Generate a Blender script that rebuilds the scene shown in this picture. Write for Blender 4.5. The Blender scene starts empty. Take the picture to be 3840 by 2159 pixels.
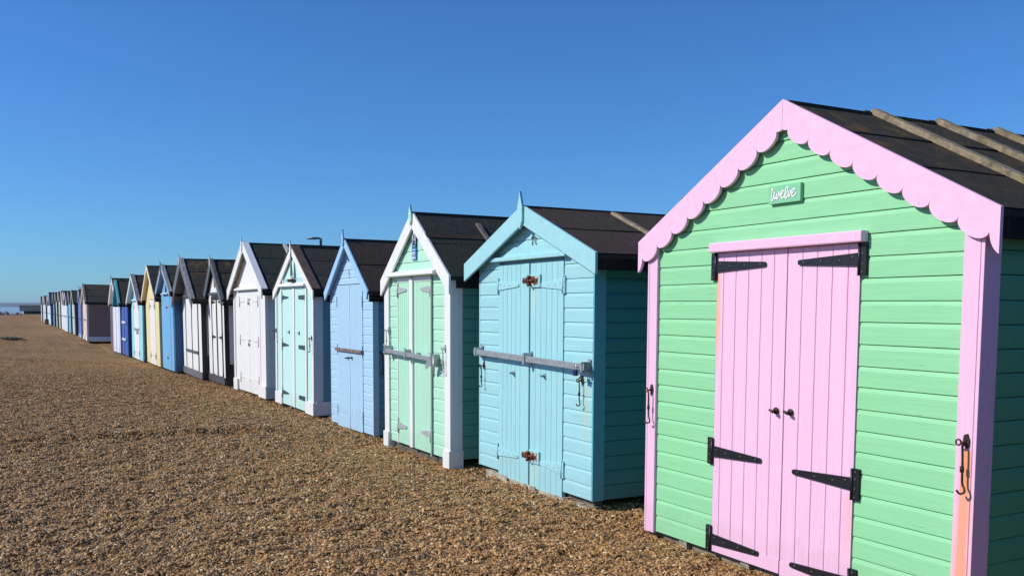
import bpy, bmesh, math, random
from mathutils import Vector, Matrix, noise as mnoise
random.seed(12)
C = bpy.context.scene.collection
SC = bpy.context.scene
# ------------------------------------------------------------------ camera
AZ, PITCH, ROLL = math.radians(28.4174), math.radians(4.6227), math.radians(0.25)
fw = Vector((math.sin(AZ)*math.cos(PITCH), math.cos(AZ)*math.cos(PITCH), -math.sin(PITCH)))
rt = Vector((math.cos(AZ), -math.sin(AZ), 0)); up = rt.cross(fw)
rt2 = rt*math.cos(ROLL) + up*math.sin(ROLL); up2 = -rt*math.sin(ROLL) + up*math.cos(ROLL)
cd = bpy.data.cameras.new('camera'); cam = bpy.data.objects.new('camera', cd); C.objects.link(cam)
m = Matrix.Identity(4)
for i in range(3):
    m[i][0], m[i][1], m[i][2] = rt2[i], up2[i], -fw[i]
m[2][3] = 1.6
cam.matrix_world = m
cd.sensor_width = 36; cd.lens = 3500/3840*36; cd.shift_y = 358.5/3840; cd.clip_start = .05; cd.clip_end = 60000
SC.camera = cam
# ------------------------------------------------------------------ sky, sun, exposure
SUNV = Vector((-1.0, 0.36, 0.74)).normalized()
SUN_EL = math.asin(SUNV.z); SUN_AZ = math.atan2(SUNV.x, SUNV.y)
w = bpy.data.worlds.new('World'); SC.world = w; w.use_nodes = True
nt = w.node_tree; bg = nt.nodes['Background']
sky = nt.nodes.new('ShaderNodeTexSky'); sky.sky_type = 'NISHITA'; sky.sun_disc = False
sky.sun_elevation = SUN_EL; sky.sun_rotation = SUN_AZ; sky.air_density = 1.0; sky.dust_density = .1; sky.ozone_density = 4.0; sky.altitude = 0
tint = nt.nodes.new('ShaderNodeMix'); tint.data_type = 'RGBA'; tint.blend_type = 'MULTIPLY'; tint.inputs[0].default_value = 1
nt.links.new(sky.outputs[0], tint.inputs[6]); tint.inputs[7].default_value = (.42, .82, 1.30, 1)   # clear deep blue sky
nt.links.new(tint.outputs[2], bg.inputs[0]); bg.inputs[1].default_value = .1
sd = bpy.data.lights.new('sun', 'SUN'); sd.energy = 4.4; sd.angle = math.radians(.5); sd.color = (1, .94, .82)
so = bpy.data.objects.new('sun', sd); C.objects.link(so); so.location = (-20, 10, 30)
so.rotation_euler = SUNV.to_track_quat('Z', 'Y').to_euler()
SC.view_settings.view_transform = 'Standard'; SC.view_settings.look = 'None'
SC.view_settings.exposure = 0; SC.view_settings.gamma = 1

# ------------------------------------------------------------------ node helper
def newmat(name):
    mt = bpy.data.materials.new(name); mt.use_nodes = True
    n = mt.node_tree; n.nodes.clear()
    out = n.nodes.new('ShaderNodeOutputMaterial'); b = n.nodes.new('ShaderNodeBsdfPrincipled')
    n.links.new(b.outputs[0], out.inputs[0])
    return mt, n, b
def N(n, t, **kw):
    nd = n.nodes.new(t)
    for k, v in kw.items():
        if k.startswith('i_'):
            k = k[2:]; nd.inputs[int(k) if k.isdigit() else k].default_value = v
        else: setattr(nd, k, v)
    return nd
def L(n, a, b): n.links.new(a, b)
def ramp(n, fac, stops):
    r = n.nodes.new('ShaderNodeValToRGB'); cr = r.color_ramp
    while len(cr.elements) < len(stops): cr.elements.new(.5)
    for e, (p, c) in zip(cr.elements, stops):
        e.position = p; e.color = (*c, 1) if len(c) == 3 else c
    L(n, fac, r.inputs[0]); return r
def g3(v): return (v, v, v)
def mixc(n, f, a, b, mode='MIX'):
    mx = n.nodes.new('ShaderNodeMix'); mx.data_type = 'RGBA'; mx.blend_type = mode
    for sock, v in ((0, f), (6, a), (7, b)):
        if hasattr(v, 'links') or hasattr(v, 'is_linked'): L(n, v, mx.inputs[sock])
        else: mx.inputs[sock].default_value = v if isinstance(v, (int, float)) else (*v, 1) if len(v) == 3 else v
    return mx.outputs[2]
def math_(n, op, a, b=None, c=None, clamp=False):
    nd = n.nodes.new('ShaderNodeMath'); nd.operation = op; nd.use_clamp = clamp
    for i, v in enumerate((a, b, c)):
        if v is None: continue
        if hasattr(v, 'is_linked'): L(n, v, nd.inputs[i])
        else: nd.inputs[i].default_value = v
    return nd.outputs[0]
def offset_coords(n):
    tc = n.nodes.new('ShaderNodeTexCoord'); oi = n.nodes.new('ShaderNodeObjectInfo')
    vm = n.nodes.new('ShaderNodeVectorMath'); vm.operation = 'ADD'
    s = math_(n, 'MULTIPLY', oi.outputs['Random'], 40.0)
    L(n, tc.outputs['Object'], vm.inputs[0]); L(n, s, vm.inputs[1])
    return tc.outputs['Object'], vm.outputs[0]
def mapping(n, vec, scale):
    mp = n.nodes.new('ShaderNodeMapping'); mp.inputs['Scale'].default_value = scale
    L(n, vec, mp.inputs[0]); return mp.outputs[0]
def noise(n, vec, scale, detail=3, rough=.55):
    nz = n.nodes.new('ShaderNodeTexNoise'); nz.inputs['Scale'].default_value = scale
    nz.inputs['Detail'].default_value = detail; nz.inputs['Roughness'].default_value = rough
    L(n, vec, nz.inputs['Vector']); return nz.outputs[0]

# ------------------------------------------------------------------ materials
_paint = {}
def paint(rgb, grain='x', wear=.25, rough=.5, under=(.30, .26, .20), stains=(), pitch=.118):
    key = (rgb, grain, wear, rough, under, stains)
    if key in _paint: return _paint[key]
    mt, n, b = newmat('paint')
    raw, v = offset_coords(n)
    sc = {'x': (1.2, 30, 30), 'z': (30, 30, 1.2), 'n': (6, 6, 6)}[grain]
    gv = mapping(n, v, sc)
    g = noise(n, gv, 3.0, 4, .6)
    blot = noise(n, v, 2.3, 3)
    col = mixc(n, ramp(n, g, [(.3, g3(0)), (.7, g3(1))]).outputs[0], tuple(c*.93 for c in rgb), tuple(min(1, c*1.03) for c in rgb))
    col = mixc(n, ramp(n, blot, [(.35, g3(0)), (.7, g3(.22))]).outputs[0], col, tuple(c*.86+.03 for c in rgb))
    # per-board tone
    sep = n.nodes.new('ShaderNodeSeparateXYZ'); L(n, raw, sep.inputs[0])
    axis = sep.outputs[2] if grain == 'x' else sep.outputs[0]
    if grain != 'n':
        cell = math_(n, 'FLOOR', math_(n, 'DIVIDE', axis, pitch if grain == 'x' else .092))
        wn = n.nodes.new('ShaderNodeTexWhiteNoise'); wn.noise_dimensions = '1D'; L(n, cell, wn.inputs['W'])
        col = mixc(n, math_(n, 'MULTIPLY', wn.outputs[0], .10), col, tuple(c*.7 for c in rgb))
    # thin cracks / worn grain
    cr = noise(n, mapping(n, v, {'x': (3, 70, 70), 'z': (70, 70, 3), 'n': (20, 20, 20)}[grain]), 1.6, 5, .7)
    patch = noise(n, v, 4.5, 2)
    cm = math_(n, 'MULTIPLY', ramp(n, cr, [(.66 - .1*wear, g3(0)), (.72 - .08*wear, g3(1))]).outputs[0], ramp(n, patch, [(.58 - .2*wear, g3(0)), (.66 - .1*wear, g3(1))]).outputs[0])
    col = mixc(n, math_(n, 'MULTIPLY', cm, min(.85, .35 + wear)), col, under)
    # nail heads and knots
    vo = n.nodes.new('ShaderNodeTexVoronoi'); vo.inputs['Scale'].default_value = 3.1; L(n, v, vo.inputs['Vector'])
    dot = ramp(n, vo.outputs['Distance'], [(.0, g3(1)), (.025, g3(0))]).outputs[0]
    col = mixc(n, math_(n, 'MULTIPLY', dot, .4), col, (.10, .09, .07))
    # splash dirt along the foot of the walls
    dz_ = math_(n, 'ADD', sep.outputs[2], math_(n, 'MULTIPLY', noise(n, mapping(n, v, (9, 9, 3)), 1.0, 4, .7), -.34))
    col = mixc(n, ramp(n, dz_, [(.0, g3(.10)), (.07, g3(0))]).outputs[0], col, (.26, .20, .13))
    for (x0, x1, zt, zb, sc_, amt) in stains:   # rust runs: (x range, top, bottom, colour, strength)
        X, Z = sep.outputs[0], sep.outputs[2]
        nz = noise(n, mapping(n, raw, (40, 40, 2.5)), 1.0, 3)
        nz2 = math_(n, 'MULTIPLY', math_(n, 'SUBTRACT', nz, .5), (x1-x0)*.7)
        xx = math_(n, 'ADD', X, nz2)
        def ss(val, a, bb):
            mr = n.nodes.new('ShaderNodeMapRange'); mr.interpolation_type = 'SMOOTHSTEP'
            L(n, val, mr.inputs[0]); mr.inputs[1].default_value = a; mr.inputs[2].default_value = bb; return mr.outputs[0]
        wdt = (x1-x0)*.3
        f = math_(n, 'MULTIPLY', ss(xx, x0-wdt*.3, x0+wdt), ss(xx, x1+wdt*.3, x1-wdt))
        f = math_(n, 'MULTIPLY', f, math_(n, 'MULTIPLY', ss(Z, zt+.004, zt-.02), ss(Z, zb, zb+(zt-zb)*.6)))
        f = math_(n, 'MULTIPLY', f, amt, clamp=True)
        col = mixc(n, f, col, sc_)
    L(n, col, b.inputs['Base Color'])
    L(n, ramp(n, g, [(.2, g3(rough-.08)), (.8, g3(rough+.14))]).outputs[0], b.inputs['Roughness'])
    bp = n.nodes.new('ShaderNodeBump'); bp.inputs['Strength'].default_value = .35; bp.inputs['Distance'].default_value = .004
    L(n, math_(n, 'ADD', g, math_(n, 'MULTIPLY', cm, -1.2)), bp.inputs['Height']); L(n, bp.outputs[0], b.inputs['Normal'])
    b.inputs['Specular IOR Level'].default_value = .35
    _paint[key] = mt; return mt

_misc = {}
def felt(rgb=(.028, .03, .028), lichen=0.0):
    k = ('felt', rgb, lichen)
    if k in _misc: return _misc[k]
    mt, n, b = newmat('roof_felt'); raw, v = offset_coords(n)
    a = noise(n, v, 160, 2, .7); c = noise(n, v, 5, 4); d = noise(n, mapping(n, v, (1, 6, 1)), 9, 4)
    a2 = noise(n, v, 38, 3, .7)
    col = mixc(n, ramp(n, a, [(.35, g3(0)), (.75, g3(1))]).outputs[0], tuple(x*.45 for x in rgb), tuple(x*2.0 for x in rgb)); col = mixc(n, ramp(n, a2, [(.45, g3(0)), (.65, g3(.6))]).outputs[0], col, tuple(x*.35 for x in rgb))
    col = mixc(n, ramp(n, c, [(.4, g3(0)), (.75, g3(.5))]).outputs[0], col, (.05, .043, .03))
    st_ = noise(n, mapping(n, v, (2.5, 40, 2.5)), 3, 4, .7)
    col = mixc(n, ramp(n, d, [(.5, g3(0)), (.75, g3(.5))]).outputs[0], col, (.085, .074, .058))
    col = mixc(n, ramp(n, st_, [(.5, g3(0)), (.7, g3(.5))]).outputs[0], col, tuple(x*2.4 for x in rgb))
    if lichen:
        e = noise(n, v, 6, 5, .65); s = n.nodes.new('ShaderNodeSeparateXYZ'); L(n, raw, s.inputs[0])
        mr = n.nodes.new('ShaderNodeMapRange'); L(n, s.outputs[2], mr.inputs[0]); mr.inputs[1].default_value = 2.1; mr.inputs[2].default_value = 2.6
        f = math_(n, 'MULTIPLY', ramp(n, e, [(.5, g3(0)), (.66, g3(1))]).outputs[0], math_(n, 'MULTIPLY', mr.outputs[0], lichen))
        col = mixc(n, f, col, (.30, .15, .02))
    L(n, col, b.inputs['Base Color']); b.inputs['Roughness'].default_value = .92
    b.inputs['Specular IOR Level'].default_value = .2
    bp = n.nodes.new('ShaderNodeBump'); bp.inputs['Strength'].default_value = .7; bp.inputs['Distance'].default_value = .012
    L(n, math_(n, 'ADD', math_(n, 'ADD', math_(n, 'MULTIPLY', a, .3), math_(n, 'MULTIPLY', a2, .6)), c), bp.inputs['Height']); L(n, bp.outputs[0], b.inputs['Normal'])
    _misc[k] = mt; return mt
def oldwood(rgb=(.22, .18, .13), lich=.3):
    k = ('wood', rgb, lich)
    if k in _misc: return _misc[k]
    mt, n, b = newmat('weathered_wood'); raw, v = offset_coords(n)
    a = noise(n, v, 14, 5, .7); c = noise(n, v, 60, 3); e = noise(n, v, 9, 4, .6)
    col = mixc(n, ramp(n, a, [(.35, g3(0)), (.68, g3(1))]).outputs[0], tuple(x*.4 for x in rgb), tuple(x*1.5 for x in rgb))
    col = mixc(n, ramp(n, c, [(.4, g3(0)), (.7, g3(.5))]).outputs[0], col, tuple(x*.6 for x in rgb))
    col = mixc(n, math_(n, 'MULTIPLY', ramp(n, e, [(.56, g3(0)), (.66, g3(1))]).outputs[0], lich), col, (.26, .22, .06))
    L(n, col, b.inputs['Base Color']); b.inputs['Roughness'].default_value = .85
    bp = n.nodes.new('ShaderNodeBump'); bp.inputs['Strength'].default_value = .5; bp.inputs['Distance'].default_value = .005
    L(n, a, bp.inputs['Height']); L(n, bp.outputs[0], b.inputs['Normal'])
    _misc[k] = mt; return mt
def metal(rgb, metallic=.6, rough=.45, rust=0.0, name='metal'):
    k = (name, rgb, metallic, rough, rust)
    if k in _misc: return _misc[k]
    mt, n, b = newmat(name); raw, v = offset_coords(n)
    a = noise(n, v, 45, 4, .7); r = noise(n, v, 30, 4, .7)
    col = mixc(n, ramp(n, a, [(.3, g3(0)), (.7, g3(1))]).outputs[0], tuple(x*.7 for x in rgb), tuple(min(1, x*1.2) for x in rgb))
    if rust:
        f = ramp(n, r, [(.62-.3*rust, g3(0)), (.72-.3*rust, g3(1))]).outputs[0]
        col = mixc(n, f, col, (.16, .045, .015))
        L(n, math_(n, 'MULTIPLY', math_(n, 'SUBTRACT', 1.0, f), metallic), b.inputs['Metallic'])
    else: b.inputs['Metallic'].default_value = metallic
    L(n, col, b.inputs['Base Color']); b.inputs['Roughness'].default_value = rough
    _misc[k] = mt; return mt
BLACKM = metal((.018, .018, .022), .3, .42, 0, 'black_iron')
DARKIRON = metal((.03, .018, .014), .3, .6, .35, 'rusty_iron')
GALV = metal((.42, .44, .46), .5, .42, 0, 'galvanised_steel')
RUSTW = metal((.62, .48, .42), .1, .7, .55, 'rusted_white_iron')
BRASS = metal((.35, .25, .10), .8, .4, 0, 'brass')
BLUELOCK = metal((.02, .025, .12), .2, .4, 0, 'blue_lock')
SILVER = metal((.55, .56, .58), .7, .35, 0, 'screw')

# ------------------------------------------------------------------ mesh builder
def link(o, parent=None):
    C.objects.link(o)
    if parent is not None: o.parent = parent
    return o
def tag(o, label=None, cat=None, group=None, kind=None):
    if label: o['label'] = label
    if cat: o['category'] = cat
    if group: o['group'] = group
    if kind: o['kind'] = kind
    return o
def empty(name, loc, rz=0):
    o = bpy.data.objects.new(name, None); C.objects.link(o); o.location = loc; o.rotation_euler = (0, 0, rz); o.empty_display_size = .2
    return o
class MB:
    def __init__(s): s.v = []; s.f = []; s.sm = []; s.mi = []; s.cur = 0; s.extra = []
    def add(s, vs, fs, smooth=False):
        k = len(s.v); s.v += [tuple(p) for p in vs]; s.f += [tuple(i+k for i in f) for f in fs]; s.sm += [smooth]*len(fs); s.mi += [s.cur]*len(fs)
        return s
    def box(s, x0, x1, y0, y1, z0, z1):
        v = [(x, y, z) for x in (x0, x1) for y in (y0, y1) for z in (z0, z1)]
        return s.add(v, [(0, 1, 3, 2), (4, 6, 7, 5), (0, 4, 5, 1), (2, 3, 7, 6), (0, 2, 6, 4), (1, 5, 7, 3)])
    def hexa(s, v):  # 8 points, same order as box
        return s.add(v, [(0, 1, 3, 2), (4, 6, 7, 5), (0, 4, 5, 1), (2, 3, 7, 6), (0, 2, 6, 4), (1, 5, 7, 3)])
    def prism(s, poly, y0, y1):  # polygon in (x,z), extruded along y
        n = len(poly)
        v = [(x, y0, z) for x, z in poly] + [(x, y1, z) for x, z in poly]
        f = [tuple(range(n)), tuple(range(2*n-1, n-1, -1))] + [(i, i+n, (i+1) % n+n, (i+1) % n) for i in range(n)]
        return s.add(v, f)
    def prism_x(s, poly, x0, x1):  # polygon in (y,z) extruded along x
        n = len(poly)
        v = [(x0, y, z) for y, z in poly] + [(x1, y, z) for y, z in poly]
        f = [tuple(range(n)), tuple(range(2*n-1, n-1, -1))] + [(i, i+n, (i+1) % n+n, (i+1) % n) for i in range(n)]
        return s.add(v, f)
    def tube(s, pts, r, n=8, flat=1.0, cap=True):
        pts = [Vector(p) for p in pts]; rings = []
        rr = r if isinstance(r, (list, tuple)) else [r]*len(pts)
        up = Vector((0, 1, 0))
        vs = []
        for i, p in enumerate(pts):
            t = (pts[min(i+1, len(pts)-1)] - pts[max(i-1, 0)]).normalized()
            a = up - t*up.dot(t)
            if a.length < 1e-3: a = Vector((1, 0, 0)) - t*t.x
            a.normalize(); bb = t.cross(a)
            for k in range(n):
                an = 2*math.pi*k/n
                vs.append(p + a*math.cos(an)*rr[i]*flat + bb*math.sin(an)*rr[i])
        fs = [(i*n+k, i*n+(k+1) % n, (i+1)*n+(k+1) % n, (i+1)*n+k) for i in range(len(pts)-1) for k in range(n)]
        if cap: fs += [tuple(range(n-1, -1, -1)), tuple((len(pts)-1)*n+k for k in range(n))]
        return s.add(vs, fs, True)
    def build(s, name, mat, parent=None, bevel=0):
        me = bpy.data.meshes.new(name); me.from_pydata(s.v, [], s.f); me.materials.append(mat)
        for x_ in s.extra: me.materials.append(x_)
        me.polygons.foreach_set('material_index', s.mi)
        bm = bmesh.new(); bm.from_mesh(me); bmesh.ops.recalc_face_normals(bm, faces=bm.faces); bm.to_mesh(me); bm.free()
        me.polygons.foreach_set('use_smooth', s.sm); me.update()
        o = bpy.data.objects.new(name, me); link(o, parent)
        if bevel:
            md = o.modifiers.new('bevel', 'BEVEL'); md.width = bevel; md.segments = 2; md.limit_method = 'ANGLE'; md.angle_limit = math.radians(40)
        return o
def smooth_path(pts, k=5):
    P = [Vector(p) for p in pts]; P = [P[0]*2-P[1]] + P + [P[-1]*2-P[-2]]; out = []
    for i in range(1, len(P)-2):
        for j in range(k):
            t = j/k
            out.append(.5*((2*P[i]) + (P[i+1]-P[i-1])*t + (2*P[i-1]-5*P[i]+4*P[i+1]-P[i+2])*t*t + (3*P[i]-P[i-1]-3*P[i+1]+P[i+2])*t**3))
    out.append(P[-2]); return out

# ------------------------------------------------------------------ ground
def beach_z(x, y):
    r = math.hypot(x, y)
    z = -0.03
    # swash ridges, long and low, running towards the huts
    z += .045*mnoise.noise(Vector((x*.22, y*.35, 3.1)))
    z += .03*mnoise.noise(Vector((x*.9, y*.9, 7.7)))
    z += .030*mnoise.noise(Vector((x*3.1, y*3.1, 1.7)))
    z += .016*mnoise.noise(Vector((x*8.5, y*8.5, 5.2)))
    yl = 12.45 - .14*x + .10*mnoise.noise(Vector((x*1.3, 0, 4))) + (.25*(-x) if x < -1 else 0)
    t = (y-yl)/.10; t = min(1, max(0, t)); t = t*t*(3-2*t)
    if x < 3.6: z += (.085 + .03*mnoise.noise(Vector((x*.9, 1, 6))))*t*max(0, 1-(y-yl)/3)*min(1, (3.6-x)/.6)
    if x < 2.5:
        q = min(1, (2.5-x)/3)
        pass
        z += q*.16*math.exp(-((y-(30+.3*x))/2.2)**2) + q*.22*math.exp(-((y-(48+.6*x))/3.5)**2) + q*.18*math.exp(-((y-(80+x))/7)**2)
    if x > 2.7: z = z*.5 - .045*min(1, (x-2.7)/.9)
    z -= .09*math.exp(-((y-48.5)/4.5)**4)*min(1, max(0, (x-1.5)/1.6))      # hollow scoured under the hut by the gap
    z -= (.26 if x < 3.6 else .1)*math.exp(-((y-40)/3.2)**2)
    if x < -22: z -= ((-22-x)*.12)
    if y > 232: z -= (y-232)*.16
    return max(z, -7)
def spacing(a, b, c0, step, grow, fine0, fine1):
    out = [fine0]; v = fine0
    while v < fine1: v += step; out.append(v)
    st = step
    while v < b: st *= grow; v += st; out.append(min(v, b))
    v = fine0; st = step; pre = []
    while v > a: st *= grow; v -= st; pre.append(max(v, a))
    return sorted(set(pre + out))
def grid_object(name, xs, ys, zf, mat, smooth=True):
    nx, ny = len(xs), len(ys)
    v = [(x, y, zf(x, y)) for y in ys for x in xs]
    f = [(j*nx+i, j*nx+i+1, (j+1)*nx+i+1, (j+1)*nx+i) for j in range(ny-1) for i in range(nx-1)]
    me = bpy.data.meshes.new(name); me.from_pydata(v, [], f); me.materials.append(mat)
    me.polygons.foreach_set('use_smooth', [smooth]*len(f)); me.update()
    o = bpy.data.objects.new(name, me); C.objects.link(o); return o
STONES = [(.0, (.022, .012, .008)), (.17, (.10, .050, .018)), (.33, (.28, .135, .038)), (.5, (.50, .25, .068)), (.64, (.25, .145, .062)), (.78, (.64, .36, .12)), (.92, (.42, .28, .13)), (1.0, (.86, .68, .42))]
def shingle_mat():
    mt, n, b = newmat('shingle'); tc = n.nodes.new('ShaderNodeTexCoord'); v = tc.outputs['Object']
    wv = n.nodes.new('ShaderNodeVectorMath'); wv.operation = 'ADD'
    nz = n.nodes.new('ShaderNodeTexNoise'); nz.inputs['Scale'].default_value = 60; L(n, v, nz.inputs['Vector'])
    sc = n.nodes.new('ShaderNodeVectorMath'); sc.operation = 'SCALE'; sc.inputs[3].default_value = .008; L(n, nz.outputs[1], sc.inputs[0])
    L(n, v, wv.inputs[0]); L(n, sc.outputs[0], wv.inputs[1])
    vo = n.nodes.new('ShaderNodeTexVoronoi'); vo.inputs['Scale'].default_value = 52; L(n, wv.outputs[0], vo.inputs['Vector'])
    vo2 = n.nodes.new('ShaderNodeTexVoronoi'); vo2.inputs['Scale'].default_value = 17; L(n, wv.outputs[0], vo2.inputs['Vector'])
    s = n.nodes.new('ShaderNodeSeparateColor'); L(n, vo.outputs['Color'], s.inputs[0])
    s2 = n.nodes.new('ShaderNodeSeparateColor'); L(n, vo2.outputs['Color'], s2.inputs[0])
    c1 = ramp(n, s.outputs[0], STONES).outputs[0]; c2 = ramp(n, s2.outputs[0], STONES).outputs[0]
    col = mixc(n, .3, c1, c2)
    big = noise(n, v, .35, 4, .6); mid = noise(n, mapping(n, v, (1, 1.6, 1)), 2.6, 4, .6)
    col = mixc(n, ramp(n, mid, [(.35, g3(0)), (.68, g3(.75))]).outputs[0], col, (.42, .35, .28), 'MULTIPLY')
    far_ = noise(n, mapping(n, v, (.35, .9, 1)), .7, 5, .65); col = mixc(n, ramp(n, far_, [(.40, g3(0)), (.62, g3(.6))]).outputs[0], col, (.55, .48, .42), 'MULTIPLY')
    fine = noise(n, mapping(n, v, (1, 2.2, 1)), 7, 3, .7); col = mixc(n, ramp(n, fine, [(.42, g3(0)), (.62, g3(.6))]).outputs[0], col, (.40, .34, .28), 'MULTIPLY'); col = mixc(n, .22, col, (.62, .36, .14))
    col = mixc(n, ramp(n, big, [(.35, g3(0)), (.7, g3(.35))]).outputs[0], col, (.42, .25, .09))
    L(n, col, b.inputs['Base Color']); b.inputs['Roughness'].default_value = .8; b.inputs['Specular IOR Level'].default_value = .3
    h = math_(n, 'MULTIPLY', vo.outputs['Distance'], -1.0); h2 = math_(n, 'MULTIPLY', vo2.outputs['Distance'], -1.6)
    hn = noise(n, v, 9, 5, .65)
    hl = noise(n, mapping(n, v, (.55, 1.5, 1)), 1.5, 4, .6)
    hh = math_(n, 'ADD', math_(n, 'ADD', h, h2), math_(n, 'ADD', math_(n, 'MULTIPLY', hn, 6.0), math_(n, 'MULTIPLY', hl, 22.0)))
    bp = n.nodes.new('ShaderNodeBump'); bp.inputs['Strength'].default_value = .9; bp.inputs['Distance'].default_value = .02
    L(n, hh, bp.inputs['Height']); L(n, bp.outputs[0], b.inputs['Normal'])
    return mt
SHINGLE = shingle_mat()
xs = spacing(-420, 420, 0, .09, 1.09, -5.5, 5.2)
ys = spacing(-60, 420, 0, .09, 1.055, 3.5, 24)
tag(grid_object('shingle_beach', xs, ys, beach_z, SHINGLE), kind='structure')

def pebble_mat():
    mt, n, b = newmat('pebble'); oi = n.nodes.new('ShaderNodeObjectInfo')
    col = ramp(n, oi.outputs['Random'], STONES).outputs[0]
    tc = n.nodes.new('ShaderNodeTexCoord'); nz = noise(n, tc.outputs['Object'], 1.5, 3)
    col = mixc(n, ramp(n, nz, [(.4, g3(0)), (.7, g3(.35))]).outputs[0], col, (.30, .18, .07))
    L(n, col, b.inputs['Base Color']); b.inputs['Roughness'].default_value = .6
    return mt
def pebbles():
    # patch of loose stones in front of and between the nearest huts
    st = .0833; cells = []; idx = {}; vs = []
    def vid(i, j):
        if (i, j) not in idx:
            x, y = i*st, j*st; idx[(i, j)] = len(vs); vs.append((x, y, beach_z(x, y)))
        return idx[(i, j)]
    for i in range(-150, 84):
        for j in range(36, 400):
            x, y = (i+.5)*st, (j+.5)*st
            d = x*fw.x + y*fw.y; s = x*rt.x + y*rt.y
            if 4.4 < d < 27 and abs(s) < d*.58+1.6:
                cells.append((vid(i, j), vid(i+1, j), vid(i+1, j+1), vid(i, j+1)))
    me = bpy.data.meshes.new('loose_pebbles'); me.from_pydata(vs, [], cells); pm = pebble_mat(); me.materials.append(pm)
    o = bpy.data.objects.new('loose_pebbles', me); C.objects.link(o); tag(o, kind='stuff')
    g = bpy.data.node_groups.new('pebble_scatter', 'GeometryNodeTree')
    g.interface.new_socket('Geometry', in_out='INPUT', socket_type='NodeSocketGeometry')
    g.interface.new_socket('Geometry', in_out='OUTPUT', socket_type='NodeSocketGeometry')
    nn = g.nodes; gi = nn.new('NodeGroupInput'); go = nn.new('NodeGroupOutput')
    dp = nn.new('GeometryNodeDistributePointsOnFaces'); g.links.new(gi.outputs[0], dp.inputs[0])
    pos = nn.new('GeometryNodeInputPosition'); ln = nn.new('ShaderNodeVectorMath'); ln.operation = 'LENGTH'; g.links.new(pos.outputs[0], ln.inputs[0])
    mr = nn.new('ShaderNodeMapRange'); g.links.new(ln.outputs['Value'], mr.inputs[0])
    mr.inputs[1].default_value = 7; mr.inputs[2].default_value = 25; mr.inputs[3].default_value = 9000; mr.inputs[4].default_value = 250
    g.links.new(mr.outputs[0], dp.inputs['Density']); dp.inputs['Seed'].default_value = 3
    jn = nn.new('GeometryNodeJoinGeometry'); lst = []
    for k in range(5):
        ic = nn.new('GeometryNodeMeshIcoSphere'); ic.inputs['Radius'].default_value = 1; ic.inputs['Subdivisions'].default_value = 2
        sp = nn.new('GeometryNodeSetPosition'); nz = nn.new('ShaderNodeTexNoise'); nz.noise_dimensions = '4D'; nz.inputs['W'].default_value = k*7.3; nz.inputs['Scale'].default_value = .9
        sub = nn.new('ShaderNodeVectorMath'); sub.operation = 'SUBTRACT'; sub.inputs[1].default_value = (.5, .5, .5); g.links.new(nz.outputs[1], sub.inputs[0])
        scl = nn.new('ShaderNodeVectorMath'); scl.operation = 'SCALE'; scl.inputs[3].default_value = 1.3; g.links.new(sub.outputs[0], scl.inputs[0])
        g.links.new(ic.outputs[0], sp.inputs[0]); g.links.new(scl.outputs[0], sp.inputs['Offset'])
        gti = nn.new('GeometryNodeGeometryToInstance'); g.links.new(sp.outputs[0], gti.inputs[0]); lst.append(gti)
    for gti in lst: g.links.new(gti.outputs[0], jn.inputs[0])
    # small hummocks and hollows in the loose top layer
    sp2 = nn.new('GeometryNodeSetPosition'); n2 = nn.new('ShaderNodeTexNoise'); n2.inputs['Scale'].default_value = 8; n2.inputs['Detail'].default_value = 3
    s2 = nn.new('ShaderNodeMath'); s2.operation = 'SUBTRACT'; g.links.new(n2.outputs[0], s2.inputs[0]); s2.inputs[1].default_value = .45
    m2 = nn.new('ShaderNodeMath'); m2.operation = 'MULTIPLY'; g.links.new(s2.outputs[0], m2.inputs[0]); m2.inputs[1].default_value = .10
    c2 = nn.new('ShaderNodeCombineXYZ'); g.links.new(m2.outputs[0], c2.inputs[2])
    g.links.new(dp.outputs['Points'], sp2.inputs[0]); g.links.new(c2.outputs[0], sp2.inputs['Offset'])
    ip = nn.new('GeometryNodeInstanceOnPoints'); g.links.new(sp2.outputs[0], ip.inputs['Points']); g.links.new(jn.outputs[0], ip.inputs['Instance'])
    ip.inputs['Pick Instance'].default_value = True
    def rv(t, a, b, seed):
        r = nn.new('FunctionNodeRandomValue'); r.data_type = t
        o_ = 0 if t == 'FLOAT_VECTOR' else 2
        r.inputs[o_].default_value = a; r.inputs[o_+1].default_value = b; r.inputs['Seed'].default_value = seed
        return r.outputs[0] if t == 'FLOAT_VECTOR' else r.outputs[1]
    g.links.new(rv('FLOAT_VECTOR', (-.8, -.8, 0), (.8, .8, 6.28), 1), ip.inputs['Rotation'])
    a = rv('FLOAT_VECTOR', (.8, .6, .4), (1.25, .95, .7), 2)
    sz = rv('FLOAT', 0.0, 1.0, 5); pw = nn.new('ShaderNodeMath'); pw.operation = 'POWER'; g.links.new(sz, pw.inputs[0]); pw.inputs[1].default_value = 3.0
    ma = nn.new('ShaderNodeMath'); ma.operation = 'MULTIPLY_ADD'; g.links.new(pw.outputs[0], ma.inputs[0]); ma.inputs[1].default_value = .011; ma.inputs[2].default_value = .0060
    vs_ = nn.new('ShaderNodeVectorMath'); vs_.operation = 'SCALE'; g.links.new(a, vs_.inputs[0]); g.links.new(ma.outputs[0], vs_.inputs[3])
    g.links.new(vs_.outputs[0], ip.inputs['Scale'])
    sm = nn.new('GeometryNodeSetMaterial'); sm.inputs['Material'].default_value = pm
    g.links.new(ip.outputs[0], sm.inputs[0]); g.links.new(sm.outputs[0], go.inputs[0])
    md = o.modifiers.new('scatter', 'NODES'); md.node_group = g
pebbles()

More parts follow.
